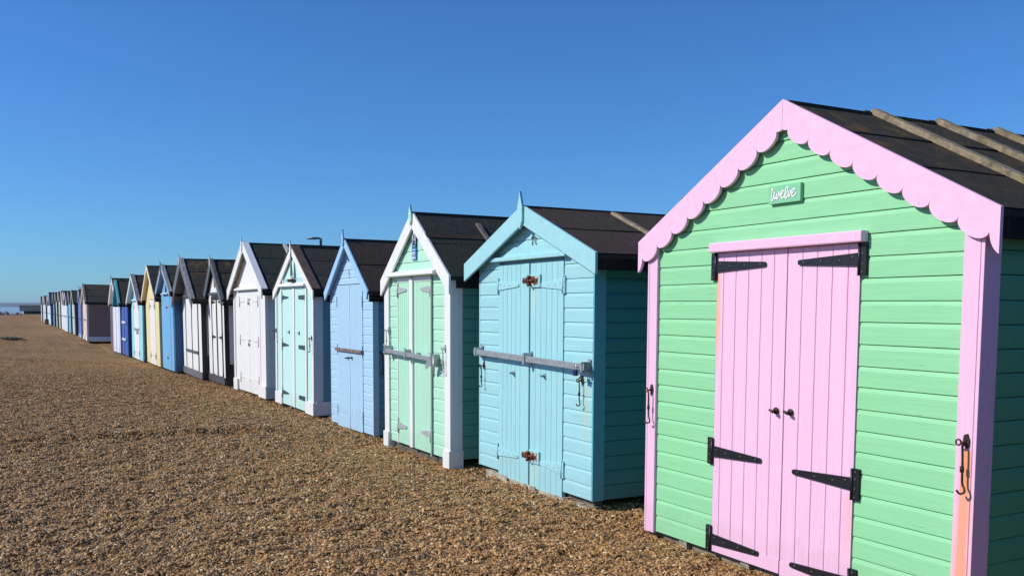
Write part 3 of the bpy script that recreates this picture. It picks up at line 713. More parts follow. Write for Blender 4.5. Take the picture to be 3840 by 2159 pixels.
# ------------------------------------------------------------------ hut fourteen: mint and white
MINT = (.43, .75, .57); WHITE = (.80, .80, .79)
def hut_fourteen():
    W = .925; Hp = 2.655; SL = .745; D = 2.45; He = Hp-.06-SL*W
    r = hut_root(4.02, 9.64, 'mint green beach hut with white posts, bargeboards and a blue number plate in its gable')
    mt = paint(MINT, 'x', .3, .55); mz = paint(MINT, 'z', .2, .55); wt = paint(WHITE, 'z', .15, .45); wn = paint(WHITE, 'n', .2, .45)
    side = paint((.12, .36, .28), 'x', .2)  # mint darkened: shade painted into the side walls
    body(r, W, He, SL, D, .03, mt, side, (-.54, .475, 1.935), pitch=.122)
    foot_beams(r, W, D, oldwood((.12, .10, .08)), -.15, .03)
    for s in (-1, 1):
        corner_trim(r, wt, W, .0, He+.01, .145, .105, .02, s, groove=False)
        bl = MB(); x0, x1 = sorted((s*(W-.135), s*(W+.030))); bl.box(x0, x1, -.054, .112, -.09, .125); bl.build('post_block', wn, r, .004)
    d1 = door_leaf(r, mz, -.52, -.145, .035, 1.885, pitch=.065, groove=.004); d2 = door_leaf(r, mz, -.045, .425, .03, 1.885, pitch=.065, groove=.004)
    slab(r, 'door_strip', wt, -.143, -.052, -.044, -.017, .03, 1.93); slab(r, 'door_frame', wt, -.545, -.522, -.03, .0, .02, 1.95); slab(r, 'door_frame', paint((.30, .42, .34), 'z'), .428, .458, -.034, .0, .0, 1.95)  # right door frame: white darkened as a painted shadow
    slab(r, 'door_frame', wn, -.52, -.146, -.029, -.016, 1.888, 1.938); slab(r, 'door_frame', wn, -.05, .426, -.029, -.016, 1.888, 1.938)
    b = MB(); b.prism_x([(-.017, 2.02), (-.11, 1.985), (-.11, 1.955), (-.017, 1.945)], -.71, .66); b.build('drip_ledge', wn, r, .003)
    pew = metal((.48, .50, .50), .3, .5, 0, 'grey_hinge')
    for z in (1.80, .235): strap_hinge(d1, -.522, z, 1, .26, .085, .03, -.0265, pew, .03, .17, False)
    for z in (1.80, .235): strap_hinge(d2, .427, z, -1, .27, .085, .03, -.0265, pew, .03, .17, False)
    b = MB(); b.hexa([(x, y, z+dz) for x, z in ((-.78, 1.10), (.66, 1.06)) for y in (-.11, -.09) for dz in (-.023, .023)]); bar = b.build('security_bar', GALV, r, .002)
    for x, z in ((-.74, 1.10), (-.10, 1.08), (.62, 1.06)):
        c = MB(); c.box(x-.012, x+.012, -.118, -.0165, z-.055, z+.055); c.build('bar_bracket', GALV, bar, .002)
        for dz in (-.03, .06): slab(bar, 'bracket_pin', GALV, x-.035, x+.035, -.124, -.1125, z+dz, z+dz+.01, 0)
    c = MB(); c.prism([(.58, 1.09), (.68, 1.05), (.66, 1.0), (.52, .95), (.53, 1.0)], -.132, -.126); c.tube([(.70, -.11, 1.12), (.735, -.13, .88)], .013, 8); c.build('bar_catch', GALV, bar)
    knob(d2, .12, 1.10, -.024, GALV); cabin_hook(r, -.80, 1.33, -.037, .22, GALV); cabin_hook(r, .83, 1.18, -.037, .24, GALV)
    barge(r, wn, .985, Hp, SL, -.070, -.045, .185, 'vertical')
    slab(r, 'rake_moulding', wn, -.012, .012, -.044, -.02, 2.40, 2.52, 0)
    finial(r, paint(MINT, 'n', .4), 2.50, 2.722, -.092, -.0705, .036)
    rf = roof(r, felt((.030, .036, .032), 0), .98, Hp, SL, -.068, D+.08, course=.6, seed=5)
    for s in (-1, 1): batten(rf, oldwood((.17, .14, .115), 0), .80, Hp, SL, .66, .055, .03, .16, side=s)
    for s in (-1, 1):
        L_ = math.hypot(1, SL)
        b = MB(); x0, x1 = .36, .42; b.prism([(s*x0, Hp-SL*x0), (s*x1, Hp-SL*x1), (s*x1, Hp+.006-SL*x1), (s*x0, Hp+.006-SL*x0)][::s], -.06, D+.07); b.build('felt_strip', felt((.05, .036, .028), 0), rf)
    eaves(r, .97, W, Hp, SL, .03, D+.05, felt((.03, .03, .03)), .085)
    # number plate: 14 in a white frame above narrower bands
    nv = paint((.015, .03, .14), 'n', 0, .35); bl_ = paint((.03, .16, .48), 'n', 0, .35); wl = paint((.85, .88, .9), 'n', 0, .5)
    pl = slab(r, 'number_plate', nv, -.075, .042, -.034, -.0175, 2.262, 2.432, .001)
    lo = slab(r, 'name_plate', bl_, -.075, .042, -.034, -.0175, 2.125, 2.2605, .001)
    b = MB(); q = [(-.055, 2.275), (-.068, 2.29), (-.068, 2.405), (-.055, 2.422), (.022, 2.422), (.035, 2.405), (.035, 2.29), (.022, 2.275), (-.055, 2.275)]
    b.tube([(x, -.035, z) for x, z in q], .0028, 6, .5); b.build('plate_border', wl, pl)
    b = MB(); b.tube([(-.052, -.036, 2.385), (-.040, -.036, 2.398), (-.040, -.036, 2.300)], .0055, 6, .5)
    b.tube([(.020, -.036, 2.300), (.020, -.036, 2.400), (-.016, -.036, 2.345), (.030, -.036, 2.345)], .0050, 6, .5); b.build('plate_digits', wl, pl)
    b = MB()
    b.box(-.055, .022, -.0365, -.0345, 2.232, 2.240); b.box(-.072, .038, -.0365, -.0345, 2.158, 2.163); b.box(-.060, .03, -.0365, -.0345, 2.138, 2.148)
    for x in (-.060, -.040, -.026, -.006, .014): b.tube([(x, -.036, 2.172), (x+.008, -.036, 2.192), (x+.004, -.036, 2.212)], .0055, 6, .4)
    b.build('plate_lettering', wl, lo)
hut_fourteen()

# ------------------------------------------------------------------ hut fifteen: light blue
LBLUE = (.40, .61, .79)
def hut_fifteen():
    W = .855; Hp = 2.516; SL = .775; D = 2.45; He = Hp-.06-SL*W
    r = hut_root(4.07, 12.05, 'light blue beach hut with a short wooden bar across its doors and a pointed finial')
    t = paint(LBLUE, 'x', .3, .55, (.25, .36, .46)); tz = paint(LBLUE, 'z', .5, .55, (.30, .42, .55)); tn = paint((.33, .56, .80), 'n', .4, .55)
    body(r, W, He, SL, D, -.02, t, paint((.12, .28, .44), 'x', .5, .55, (.4, .45, .5)), (-.545, .505, 1.91), pitch=.106)  # side walls take a darker light blue with the shade painted in
    foot_beams(r, W, D, oldwood((.12, .10, .08)), -.15, -.02)
    for s in (-1, 1):
        b = MB(); x0, x1 = sorted((s*(W+.001), s*(W+.02))); b.box(x0, x1, -.017, .06, -.03, He+.01); b.build('corner_post', tz, r, .002)
    d1 = door_leaf(r, tz, -.538, -.012, .0, 1.90, pitch=.075, groove=.004); d2 = door_leaf(r, tz, .0, .498, .0, 1.90, pitch=.075, groove=.004)
    slab(d1, 'bottom_rail', tz, -.537, -.02, -.027, -.0225, -.04, .13); slab(d2, 'bottom_rail', tz, .005, .497, -.027, -.0225, -.03, .13)
    slab(r, 'wooden_bar', oldwood((.20, .15, .13), 0), -.58, .52, -.054, -.030, 1.005, 1.045)
    knob(d1, -.085, .92, -.024, DARKIRON); knob(d2, .08, .93, -.024, DARKIRON)
    for xh in (-.54, .5):
        for zh in (1.6, .95, .1): slab(r, 'hinge', paint((.2, .3, .42), 'n'), xh-.004, xh+.004, -.03, -.02, zh, zh+.15, 0)
    b = MB(); b.tube(smooth_path([(W+.03, .10, 1.02), (W+.045, .10, .98), (W+.04, .11, .80), (W+.05, .10, .76), (W+.05, .07, .78)], 4), .007, 7); b.tube([(W+.012, .10, 1.03), (W+.05, .10, 1.03)], .018, 8); b.build('cabin_hook', DARKIRON, r)
    barge(r, tn, .915, Hp, SL, -.10, -.078, .115, 'slant')
    finial(r, tn, 2.40, 2.63, -.12, -.1005, .028)
    for s in (-1, 1):
        b = MB(); b.prism([(0, Hp-.05), (s*.88, Hp-.05-SL*.88), (s*.88, Hp-.064-SL*.88), (0, Hp-.064)][::s], -.077, -.012); b.build('soffit', tn, r)
    rf = roof(r, felt((.048, .036, .029), 0), .91, Hp, SL, -.098, D+.08, course=.6, seed=7)
    eaves(r, .91, W, Hp, SL, -.07, D+.05, felt((.012, .012, .012)), .09)
    dk = metal((.02, .05, .07), .1, .5, 0, 'dark_paint')
    b = MB(); xo, zo = -.03, 2.27
    b.tube([(xo-.02, -.024, zo+.05), (xo-.02, -.024, zo-.045)], .009, 6, .5)
    b.tube(smooth_path([(xo-.02, -.024, zo+.005), (xo+.01, -.024, zo+.012), (xo+.024, -.024, zo-.015), (xo+.01, -.024, zo-.04), (xo-.02, -.024, zo-.04)], 4), .008, 6, .5); b.build('hut_letter', dk, r)
    b = MB(); zo = 2.045
    b.tube(smooth_path([(xo+.02, -.0215, zo+.035), (xo-.005, -.0215, zo+.045), (xo-.02, -.0215, zo+.02), (xo, -.0215, zo), (xo+.02, -.0215, zo+.02), (xo+.022, -.0215, zo-.02), (xo+.0, -.0215, zo-.055)], 4), .0055, 6, .3)
    b.build('faded_number', paint((.30, .50, .72), 'n', 0), r)
hut_fifteen()

# ------------------------------------------------------------------ plainer huts, each with its own colours and fittings; most side colours include painted shade
def panel_hut(X, y0, y1, Hp, SL, hs, label, wall, side=None, door=None, trim=None, bargec=None, o=.06, roofc=(.03, .03, .028), lichen=0, cap=None, cap_w=.10,
              doorx=(-.6, .6), doortop=1.86, strips=None, hinges=None, hz=(1.75, .2), post=None, band=None, ledge=None, gable=None, fin=None, depth=2.45, zb=.0, gapx=0.0,
              vw=.13, postw=.08, side_post=None, detail=True, bottom=None, soff=None):
    W = (y1-y0)/2; r = hut_root(X, (y0+y1)/2, label); lr = random.Random(int(y0*37)); r.rotation_euler = (math.radians(lr.uniform(-.5, .5)), math.radians(lr.uniform(-.4, .4)), -math.pi/2+math.radians(lr.uniform(-.6, .6))); He = Hp-.06-SL*W
    side = side or tuple(c*.55 for c in wall); wm = paint(wall, 'z', .15, .5); sm = paint(side, 'z', .15, .5); dm = paint(door or wall, 'z', .2, .5)  # default side is the wall colour with shade painted in
    tm = paint(trim or wall, 'z', .15, .5); bm_ = paint(bargec or trim or wall, 'n', .2, .5)
    x0, x1 = doorx; He_ = He
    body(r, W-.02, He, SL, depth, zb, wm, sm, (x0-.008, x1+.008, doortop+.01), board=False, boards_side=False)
    foot_beams(r, W, depth, oldwood((.10, .08, .06), 0), zb-.22, zb-.001, 3, .10)
    ds = [door_leaf(r, dm, x0, gapx-.006, zb, doortop, pitch=.12, groove=.004), door_leaf(r, dm, gapx+.006, x1, zb, doortop, pitch=.12, groove=.004)]
    if gable:
        b = MB(); b.prism([(-W+.03, He+.02), (W-.03, He+.02), (0, Hp-.09)], -.021, -.0165); b.build('gable_panel', paint(gable, 'x', .1), r)
    if post:
        for s in (-1, 1): corner_trim(r, paint(post, 'z', .15), W-.02, zb-.01, He, postw, side_post or .06, .018, s, groove=False)
    if band:
        slab(r, 'bottom_band', paint(band[0], 'n', .15), -W-.008, x0-.01, -.045, .0, zb-.02, band[1]); slab(r, 'bottom_band', paint(band[0], 'n', .15), x1+.01, W+.008, -.045, .0, zb-.02, band[1])
        slab(r, 'bottom_band', paint(band[0], 'n', .15), W+.002, W+.018, .0, depth, zb-.02, band[1]+.02)
    if bottom: slab(r, 'bottom_rail', paint(bottom, 'n', .1), -W+.02, W-.02, -.04, -.029, zb-.03, zb+.13)
    if strips:
        for (sx, sw, c) in strips: slab(r, 'door_strip', paint(c, 'z', .1), sx-sw/2, sx+sw/2, -.036, -.0225, zb, doortop)
    if ledge: b = MB(); b.prism_x([(-.017, doortop+.09), (-.09, doortop+.055), (-.09, doortop+.03), (-.017, doortop+.02)], x0-.1, x1+.1); b.build('drip_ledge', paint(ledge, 'n', .1), r, .002)
    if hinges:
        hm, ln, bar = hinges
        for z in hz:
            strap_hinge(ds[0], x0, z, 1, ln, .075, .02, -.0235, hm, .035, .19, False, bar == 1); strap_hinge(ds[1], x1, z, -1, ln, .075, .02, -.0235, hm, .035, .19, False, bar >= 1)
    barge(r, bm_, hs, Hp, SL, -o, -o+.022, vw, 'vertical')
    if o > .1: # soffit boards close the deep porch
        for s in (-1, 1):
            b = MB(); b.prism([(0, Hp-.06), (s*(hs-.03), Hp-.06-SL*(hs-.03)), (s*(hs-.03), Hp-.075-SL*(hs-.03)), (0, Hp-.075)][::s], -o+.023, .0); b.build('soffit', soff or bm_, r)
    rf = roof(r, felt(roofc, lichen), hs-.005, Hp, SL, -o+.001, depth+.06, course=.55, seed=int(y0*10))
    if cap: cap_board(rf, cap, hs-.01, Hp, SL, -o-.004, cap_w)
    eaves(r, hs, W, Hp, SL, -o+.03, depth+.04, felt((.012, .012, .012)), .06)
    if fin: finial(r, paint(fin, 'n', .2), Hp-.18, Hp+.08, -o-.02, -o-.0005, .032)
    return r, ds, W, He, rf

WH = WHITE
def hut_sixteen():
    MP = (.55, .82, .78)
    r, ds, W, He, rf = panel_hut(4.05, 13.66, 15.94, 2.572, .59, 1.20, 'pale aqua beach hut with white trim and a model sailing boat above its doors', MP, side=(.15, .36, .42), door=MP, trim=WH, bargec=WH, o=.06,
        roofc=(.03, .034, .033), cap=oldwood((.10, .065, .05), 0), cap_w=.13, doorx=(-.70, .70), doortop=1.90, strips=[(.03, .10, WH), (-.735, .07, WH), (.735, .07, WH)],
        hinges=(metal((.05, .09, .10), .3, .5, 0, 'dark_green_iron'), .40, 2), hz=(1.755, .98, .19), post=WH, postw=.09, side_post=.115, band=(WH, .17), ledge=WH, fin=WH, vw=.15)
    for x in (-.27, .33):
        b = MB(); b.box(x-.04, x+.02, -.048, -.036, 1.190, 1.200); b.box(x+.012, x+.020, -.038, -.022, 1.165, 1.225); b.build('door_handle', metal((.05, .09, .10), .3, .5, 0, 'dark_green_iron'), ds[0 if x < 0 else 1])
    cabin_hook(r, 1.07, 1.14, -.04, .20); cabin_hook(r, -1.07, 1.2, -.04, .15)
    for s in (-1, 1): batten(rf, oldwood((.40, .38, .34), 0), .12, 2.572, .59, .95, .10, .03, .02, side=s)
    slab(r, 'gable_frame', paint(WH, 'z'), -.66, -.60, -.034, -.017, 1.99, 2.12); slab(r, 'gable_frame', paint(WH, 'z'), .62, .68, -.034, -.017, 1.99, 2.12)
    slab(r, 'painted_sea', paint((.42, .62, .66), 'n', 0), -.59, .61, -.0185, -.0165, 1.995, 2.06)
    # model boat resting on the ledge
    t = empty('model_boat', (4.05-.055, 14.8-.03, 1.992), -math.pi/2)
    tag(t, 'small wooden model sailing boat on the ledge above pale aqua doors', 'model boat')
    b = MB(); b.add([(-.13, -.0, .045), (.13, 0, .05), (.10, 0, 0), (-.09, 0, 0), (-.10, -.035, .045), (.10, -.035, .05), (.08, -.02, 0), (-.07, -.02, 0), (-.10, .03, .045), (.10, .03, .05), (.08, .02, 0), (-.07, .02, 0)],
        [(0, 4, 7, 3), (4, 5, 6, 7), (5, 1, 2, 6), (0, 3, 11, 8), (8, 11, 10, 9), (9, 10, 2, 1), (0, 8, 9, 1, 5, 4), (3, 7, 6, 2, 10, 11)]); b.build('hull', metal((.10, .05, .03), 0, .4, 0, 'varnish'), t)
    b = MB(); b.box(-.11, -.03, -.040, -.0355, .012, .045); b.build('name_board', paint((.03, .08, .22), 'n', 0), t)
    b = MB(); b.tube([(0, 0, .02), (0, 0, .50)], .006, 7); b.tube([(0, 0, .085), (.14, .0, .08)], .005, 6); b.build('mast', paint((.25, .27, .26), 'n', 0), t)
    b = MB(); b.prism([(.008, .10), (.11, .10), (.008, .46)], -.003, .003); b.build('mainsail', paint((.03, .08, .07), 'n', 0), t)
    b = MB(); b.prism([(-.008, .10), (-.045, .10), (-.008, .44)], -.003, .003); b.build('foresail', paint((.45, .48, .46), 'n', 0), t)
    b = MB(); b.box(-.025, .10, -.014, .014, .05, .078); b.build('cabin', paint((.78, .74, .6), 'n', 0), t)
hut_sixteen()
def hut_seventeen():
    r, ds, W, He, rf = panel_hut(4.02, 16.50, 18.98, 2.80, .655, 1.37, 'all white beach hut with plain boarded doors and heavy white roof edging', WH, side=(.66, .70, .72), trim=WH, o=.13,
        roofc=(.026, .036, .031), cap=paint(WH, 'n', .1), cap_w=.12, doorx=(-.83, .81), doortop=1.89, gapx=.03, ledge=WH, post=WH, postw=.10, side_post=.03, fin=WH, vw=.17, soff=oldwood((.34, .29, .24), 0))
    hm = paint((.62, .58, .55), 'n', .8)
    for z in (1.70, .97, .25):
        strap_hinge(ds[0], -.72, z, 1, .36, .02, .01, -.0235, hm, .02, .2, False); strap_hinge(ds[1], .70, z, -1, .36, .02, .01, -.0235, hm, .02, .2, False)
    for z in (1.72, .95): padlock(ds[0], .03, z-.03, -.03, metal((.2, .2, .22), .5, .5, .2, 'old_lock')); 
    b = MB(); b.box(-.05, .11, -.033, -.0235, 1.73, 1.76); b.box(-.05, .11, -.033, -.0235, .96, .99); b.box(-.04, .08, -.035, -.0235, .22, .235); b.build('hasp', metal((.55, .5, .48), .3, .6, .4, 'hasp'), ds[0])
    bl = MB(); bl.box(.74, 1.26, -.055, -.02, -.02, .20); bl.build('plinth_board', paint(WH, 'n', .3), r, .003)
    bl = MB(); bl.box(W, W+.03, -.05, 2.4, -.02, .15); bl.build('plinth_board', paint((.5, .56, .62), 'n', .3), r, .003)  # side plinth: white dimmed and blued as painted shade
    bl = MB(); bl.box(-1.25, -.93, -.055, -.02, -.02, .20); bl.build('plinth_board', paint(WH, 'n', .3), r, .003)
    for s in (-1, 1): batten(rf, paint((.55, .58, .58), 'n', .3), .75, 2.80, .655, .66, .07, .03, .03, side=s)
hut_seventeen()
BLK = (.025, .025, .03); DG = (.06, .065, .07)
def hut_eighteen():
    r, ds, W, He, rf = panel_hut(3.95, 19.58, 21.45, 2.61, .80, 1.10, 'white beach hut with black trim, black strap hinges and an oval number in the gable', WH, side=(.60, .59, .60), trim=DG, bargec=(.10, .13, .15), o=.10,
        roofc=(.036, .034, .03), lichen=.7, cap=oldwood((.12, .11, .10), .2), cap_w=.07, doorx=(-.35, .70), doortop=1.82, gapx=.175, strips=[(.175, .075, BLK), (-.375, .035, BLK), (.725, .035, BLK)],
        hinges=(BLACKM, .36, 0), hz=(1.70, .96, .13), ledge=(.08, .085, .09), fin=WH, vw=.17, bottom=(.045, .047, .055), zb=.02, side_post=.05)
    slab(r, 'door_frame', paint(BLK, 'n', 0), -.36, .71, -.036, -.0225, 1.745, 1.815)
    for z0, z1, w_ in ((-.05, .42, .16), (.42, He, .09)): slab(r, 'corner_post', paint((.008, .008, .010), 'z', 0), W-.019, W+.012, -.02, w_-.02, z0+.001, z1)
    b = MB(); b.tube([(.02+.05*math.sin(a), -.03, 2.12+.105*math.cos(a)) for a in [i*math.pi/8 for i in range(17)]], .014, 6, .5); b.build('number_plaque', metal((.10, .10, .10), .2, .5, 0, 'plaque'), r)
hut_eighteen()
def hut_nineteen():
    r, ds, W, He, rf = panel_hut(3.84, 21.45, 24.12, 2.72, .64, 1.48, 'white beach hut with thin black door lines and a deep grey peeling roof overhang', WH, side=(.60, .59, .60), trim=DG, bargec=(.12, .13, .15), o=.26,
        roofc=(.038, .037, .034), lichen=.6, cap=oldwood((.30, .30, .30), .2), cap_w=.09, doorx=(-.80, .85), doortop=1.80, gapx=.03, strips=[(.03, .035, DG), (-.815, .03, DG), (.865, .03, DG)], ledge=(.10, .105, .11), fin=WH, vw=.20, bottom=(.12, .125, .15), zb=.02)
    slab(r, 'door_bar', paint((.10, .105, .12), 'n', 0), -.80, .86, -.050, -.037, .535, .60)
    for z0, z1, w_ in ((-.05, .52, .15), (.52, He, .08)): slab(r, 'corner_post', paint((.008, .008, .010), 'z', 0), W-.019, W+.012, -.03, w_, z0+.001, z1)
hut_nineteen()
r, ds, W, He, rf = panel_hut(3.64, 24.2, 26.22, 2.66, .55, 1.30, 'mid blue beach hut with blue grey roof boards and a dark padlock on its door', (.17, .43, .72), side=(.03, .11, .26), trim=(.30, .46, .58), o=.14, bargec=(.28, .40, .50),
    cap=oldwood((.26, .32, .36), 0), cap_w=.09, roofc=(.035, .037, .034), doorx=(-.5, .55), doortop=1.88, ledge=(.42, .52, .60), fin=(.12, .18, .24), vw=.13)
padlock(ds[0], .10, 1.60, -.03); padlock(ds[0], .10, .32, -.03)
b = MB(); b.box(-.05, .30, -.028, -.0225, 1.56, 1.66); b.box(-.02, .2, -.028, -.0225, .36, .45); b.build('hasp', metal((.5, .52, .55), .5, .5, .2, 'hasp'), ds[0])
slab(r, 'gable_post', paint((.03, .08, .2), 'n', 0), -.02, .04, -.05, -.022, 1.96, 2.3)
YEL = (.80, .68, .36)
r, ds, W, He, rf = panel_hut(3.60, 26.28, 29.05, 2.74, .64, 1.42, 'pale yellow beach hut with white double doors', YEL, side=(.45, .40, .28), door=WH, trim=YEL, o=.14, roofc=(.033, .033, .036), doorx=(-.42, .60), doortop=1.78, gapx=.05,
    hinges=(metal((.45, .42, .36), .3, .5, 0, 'pale_hinge'), .30, 0), hz=(1.62, .25), gable=(.84, .70, .38), vw=.12, bargec=(.78, .70, .50))
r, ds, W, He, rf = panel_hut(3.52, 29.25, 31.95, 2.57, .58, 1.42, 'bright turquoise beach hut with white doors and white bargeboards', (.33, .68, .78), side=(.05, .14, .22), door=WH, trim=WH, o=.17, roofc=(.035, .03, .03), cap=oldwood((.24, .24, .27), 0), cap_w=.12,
    doorx=(-.62, .55), doortop=1.74, hinges=(metal((.6, .62, .64), .3, .5, 0, 'white_hinge'), .28, 0), hz=(1.6, .2), gable=(.12, .50, .74), ledge=(.45, .72, .78), vw=.12, bottom=None)
b = MB(); b.box(-.55, .5, -.05, -.03, .88, .94); b.tube([(.30, -.06, .84), (.42, -.06, .80)], .03, 8); b.build('door_bar', GALV, r)
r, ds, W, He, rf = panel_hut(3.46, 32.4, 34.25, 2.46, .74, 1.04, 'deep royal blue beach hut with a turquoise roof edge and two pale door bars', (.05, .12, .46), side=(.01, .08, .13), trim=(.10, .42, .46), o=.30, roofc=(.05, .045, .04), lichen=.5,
    cap=paint((.10, .42, .46), 'n'), cap_w=.07, doorx=(-.70, .70), doortop=1.72, strips=[(.0, .03, (.02, .05, .22))], vw=.10)
for z in (1.08, .52):
    b = MB(); b.box(-.55, .6, -.06, -.04, z-.035, z+.035); b.build('door_bar', paint((.62, .66, .74), 'n', .3), r)
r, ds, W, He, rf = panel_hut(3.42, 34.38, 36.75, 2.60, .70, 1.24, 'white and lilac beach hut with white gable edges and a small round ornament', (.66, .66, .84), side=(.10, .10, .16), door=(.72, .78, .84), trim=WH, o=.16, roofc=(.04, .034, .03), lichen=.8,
    doorx=(-.50, .72), doortop=1.74, ledge=(.6, .6, .8), strips=[(.0, .03, (.5, .5, .7))], vw=.12, fin=(.3, .42, .5))
b = MB(); b.tube([(.0+.085*math.sin(a), -.06, 1.97+.085*math.cos(a)) for a in [i*math.pi/8 for i in range(17)]], .035, 8); b.tube([(.0, -.03, 1.97), (0, -.04, 1.97)], .05, 10); b.build('round_ornament', metal((.05, .035, .02), .2, .5, 0, 'ornament'), r)
# further along the row
far = [
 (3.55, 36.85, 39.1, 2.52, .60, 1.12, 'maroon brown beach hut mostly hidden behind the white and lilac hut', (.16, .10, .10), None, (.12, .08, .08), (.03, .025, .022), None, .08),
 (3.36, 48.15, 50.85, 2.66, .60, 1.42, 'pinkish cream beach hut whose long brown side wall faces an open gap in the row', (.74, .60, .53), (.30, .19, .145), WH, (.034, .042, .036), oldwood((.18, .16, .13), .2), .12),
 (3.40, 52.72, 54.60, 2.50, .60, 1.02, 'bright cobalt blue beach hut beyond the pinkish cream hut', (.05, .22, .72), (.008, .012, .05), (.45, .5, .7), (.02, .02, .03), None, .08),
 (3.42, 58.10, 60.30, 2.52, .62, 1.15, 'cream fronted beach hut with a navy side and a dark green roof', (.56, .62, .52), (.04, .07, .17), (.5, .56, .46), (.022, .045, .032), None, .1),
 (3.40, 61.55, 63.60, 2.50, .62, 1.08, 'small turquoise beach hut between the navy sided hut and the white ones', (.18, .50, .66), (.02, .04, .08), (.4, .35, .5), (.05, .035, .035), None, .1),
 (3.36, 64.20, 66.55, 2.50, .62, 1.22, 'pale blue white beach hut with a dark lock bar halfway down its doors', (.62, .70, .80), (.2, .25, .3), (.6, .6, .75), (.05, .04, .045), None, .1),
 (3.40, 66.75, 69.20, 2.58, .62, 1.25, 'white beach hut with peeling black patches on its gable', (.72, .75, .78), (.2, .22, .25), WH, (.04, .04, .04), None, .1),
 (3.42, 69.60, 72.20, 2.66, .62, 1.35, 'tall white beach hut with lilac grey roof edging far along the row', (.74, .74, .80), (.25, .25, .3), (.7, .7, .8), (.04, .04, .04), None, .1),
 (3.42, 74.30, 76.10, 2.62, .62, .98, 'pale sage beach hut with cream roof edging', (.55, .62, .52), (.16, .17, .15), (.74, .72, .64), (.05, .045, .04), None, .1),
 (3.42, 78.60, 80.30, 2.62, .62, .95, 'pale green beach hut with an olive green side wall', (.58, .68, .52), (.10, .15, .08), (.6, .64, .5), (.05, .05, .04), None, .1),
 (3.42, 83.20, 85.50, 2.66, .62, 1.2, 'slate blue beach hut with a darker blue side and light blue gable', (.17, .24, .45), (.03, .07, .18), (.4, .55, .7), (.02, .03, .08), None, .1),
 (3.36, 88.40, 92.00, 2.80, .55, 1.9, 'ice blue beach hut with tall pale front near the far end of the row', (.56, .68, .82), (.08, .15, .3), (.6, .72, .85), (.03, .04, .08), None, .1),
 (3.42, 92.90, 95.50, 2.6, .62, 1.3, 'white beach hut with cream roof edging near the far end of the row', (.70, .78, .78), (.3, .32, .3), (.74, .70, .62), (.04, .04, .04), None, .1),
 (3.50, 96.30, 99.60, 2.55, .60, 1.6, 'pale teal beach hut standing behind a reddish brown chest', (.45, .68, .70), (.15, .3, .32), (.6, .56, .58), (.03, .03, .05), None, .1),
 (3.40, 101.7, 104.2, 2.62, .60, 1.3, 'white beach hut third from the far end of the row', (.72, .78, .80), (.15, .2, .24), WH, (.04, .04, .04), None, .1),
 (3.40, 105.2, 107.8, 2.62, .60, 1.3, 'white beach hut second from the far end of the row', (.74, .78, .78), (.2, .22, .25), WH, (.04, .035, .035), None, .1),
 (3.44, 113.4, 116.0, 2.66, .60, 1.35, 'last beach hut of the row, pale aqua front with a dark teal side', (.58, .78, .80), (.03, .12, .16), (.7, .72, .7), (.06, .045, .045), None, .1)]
for X, y0, y1, Hp, SL, hs, lab, wl, sd_, tr, rc, cap, o in far:
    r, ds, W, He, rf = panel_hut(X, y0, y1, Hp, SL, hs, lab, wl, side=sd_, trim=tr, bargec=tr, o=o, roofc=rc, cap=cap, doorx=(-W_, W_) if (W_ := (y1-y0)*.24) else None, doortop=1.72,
                                 band=(WH, .16) if 'pinkish' in lab else None, post=(.76, .66, .60) if 'pinkish' in lab else None, side_post=.05, lichen=.5 if 'pinkish' in lab else 0)
    b = MB(); b.box(-.5, .5, -.05, -.03, .92, .98); b.build('door_bar', metal((.12, .12, .13), .3, .5, 0, 'dark_bar'), r)

# unseen hut added beyond the right edge to darken hut twelve's side wall
panel_hut(4.15, -.75, 1.85, 2.75, .53, 1.40, 'unseen navy blue beach hut added right of the pink and green hut to shade its side', (.04, .08, .22), side=(.03, .06, .16), trim=WH, o=.06, doorx=(-.6, .6), doortop=1.9, ledge=WH, post=WH, vw=.14, hinges=(BLACKM, .4, 0), strips=[(0, .05, WH)])
# ------------------------------------------------------------------ things around the row
ch = empty('wooden_chest', (3.25, 95.2, -.03), -math.pi/2); tag(ch, 'reddish brown wooden chest on the shingle in front of the pale teal hut', 'chest')
slab(ch, 'chest_body', paint((.10, .035, .03), 'x'), -.55, .55, -.15, .15, 0, .40, .01); slab(ch, 'chest_lid', paint((.08, .03, .03), 'x'), -.57, .57, -.17, .17, .402, .44, .01)
def groyne():
    r = empty('timber_breakwater', (0, 0, 0)); tag(r, 'long weathered timber breakwater wall of upright boards beyond the last huts', 'breakwater')
    wd = oldwood((.34, .27, .18), 0)
    rnd = random.Random(4); y = 214; z0 = .55
    x = 2.45
    while x < 26:
        ww = .27; b = MB(); h = 1.62+rnd.uniform(-.02, .02)
        b.box(x, x+ww-.025, y+rnd.uniform(0, .03), y+.12, z0, z0+h-.55+.12)
        b.build('upright_board', wd, r); x += ww
    slab(r, 'top_rail', oldwood((.40, .33, .24), 0), 2.4, 26, y-.06, y+.2, 1.68, 1.76, 0); slab(r, 'bottom_rail', oldwood((.5, .44, .34), 0), 3.2, 26, y-.16, y-.01, .60, .74, 0)
    slab(r, 'base_sill', paint((.012, .012, .012), 'n'), 3.2, 26, y-.12, y+.1, -.1, .599, 0)
groyne()
# bank of shingle under the breakwater
def bank_z(x, y):
    e = min(1, max(0, (y-176)/26)); e = e*e*(3-2*e)
    f = 1 if y < 222 else max(0, 1-(y-222)/14)
    return (-.10 + .66*e)*f - (1-f)*2 + .03*mnoise.noise(Vector((x*.2, y*.1, 9)))
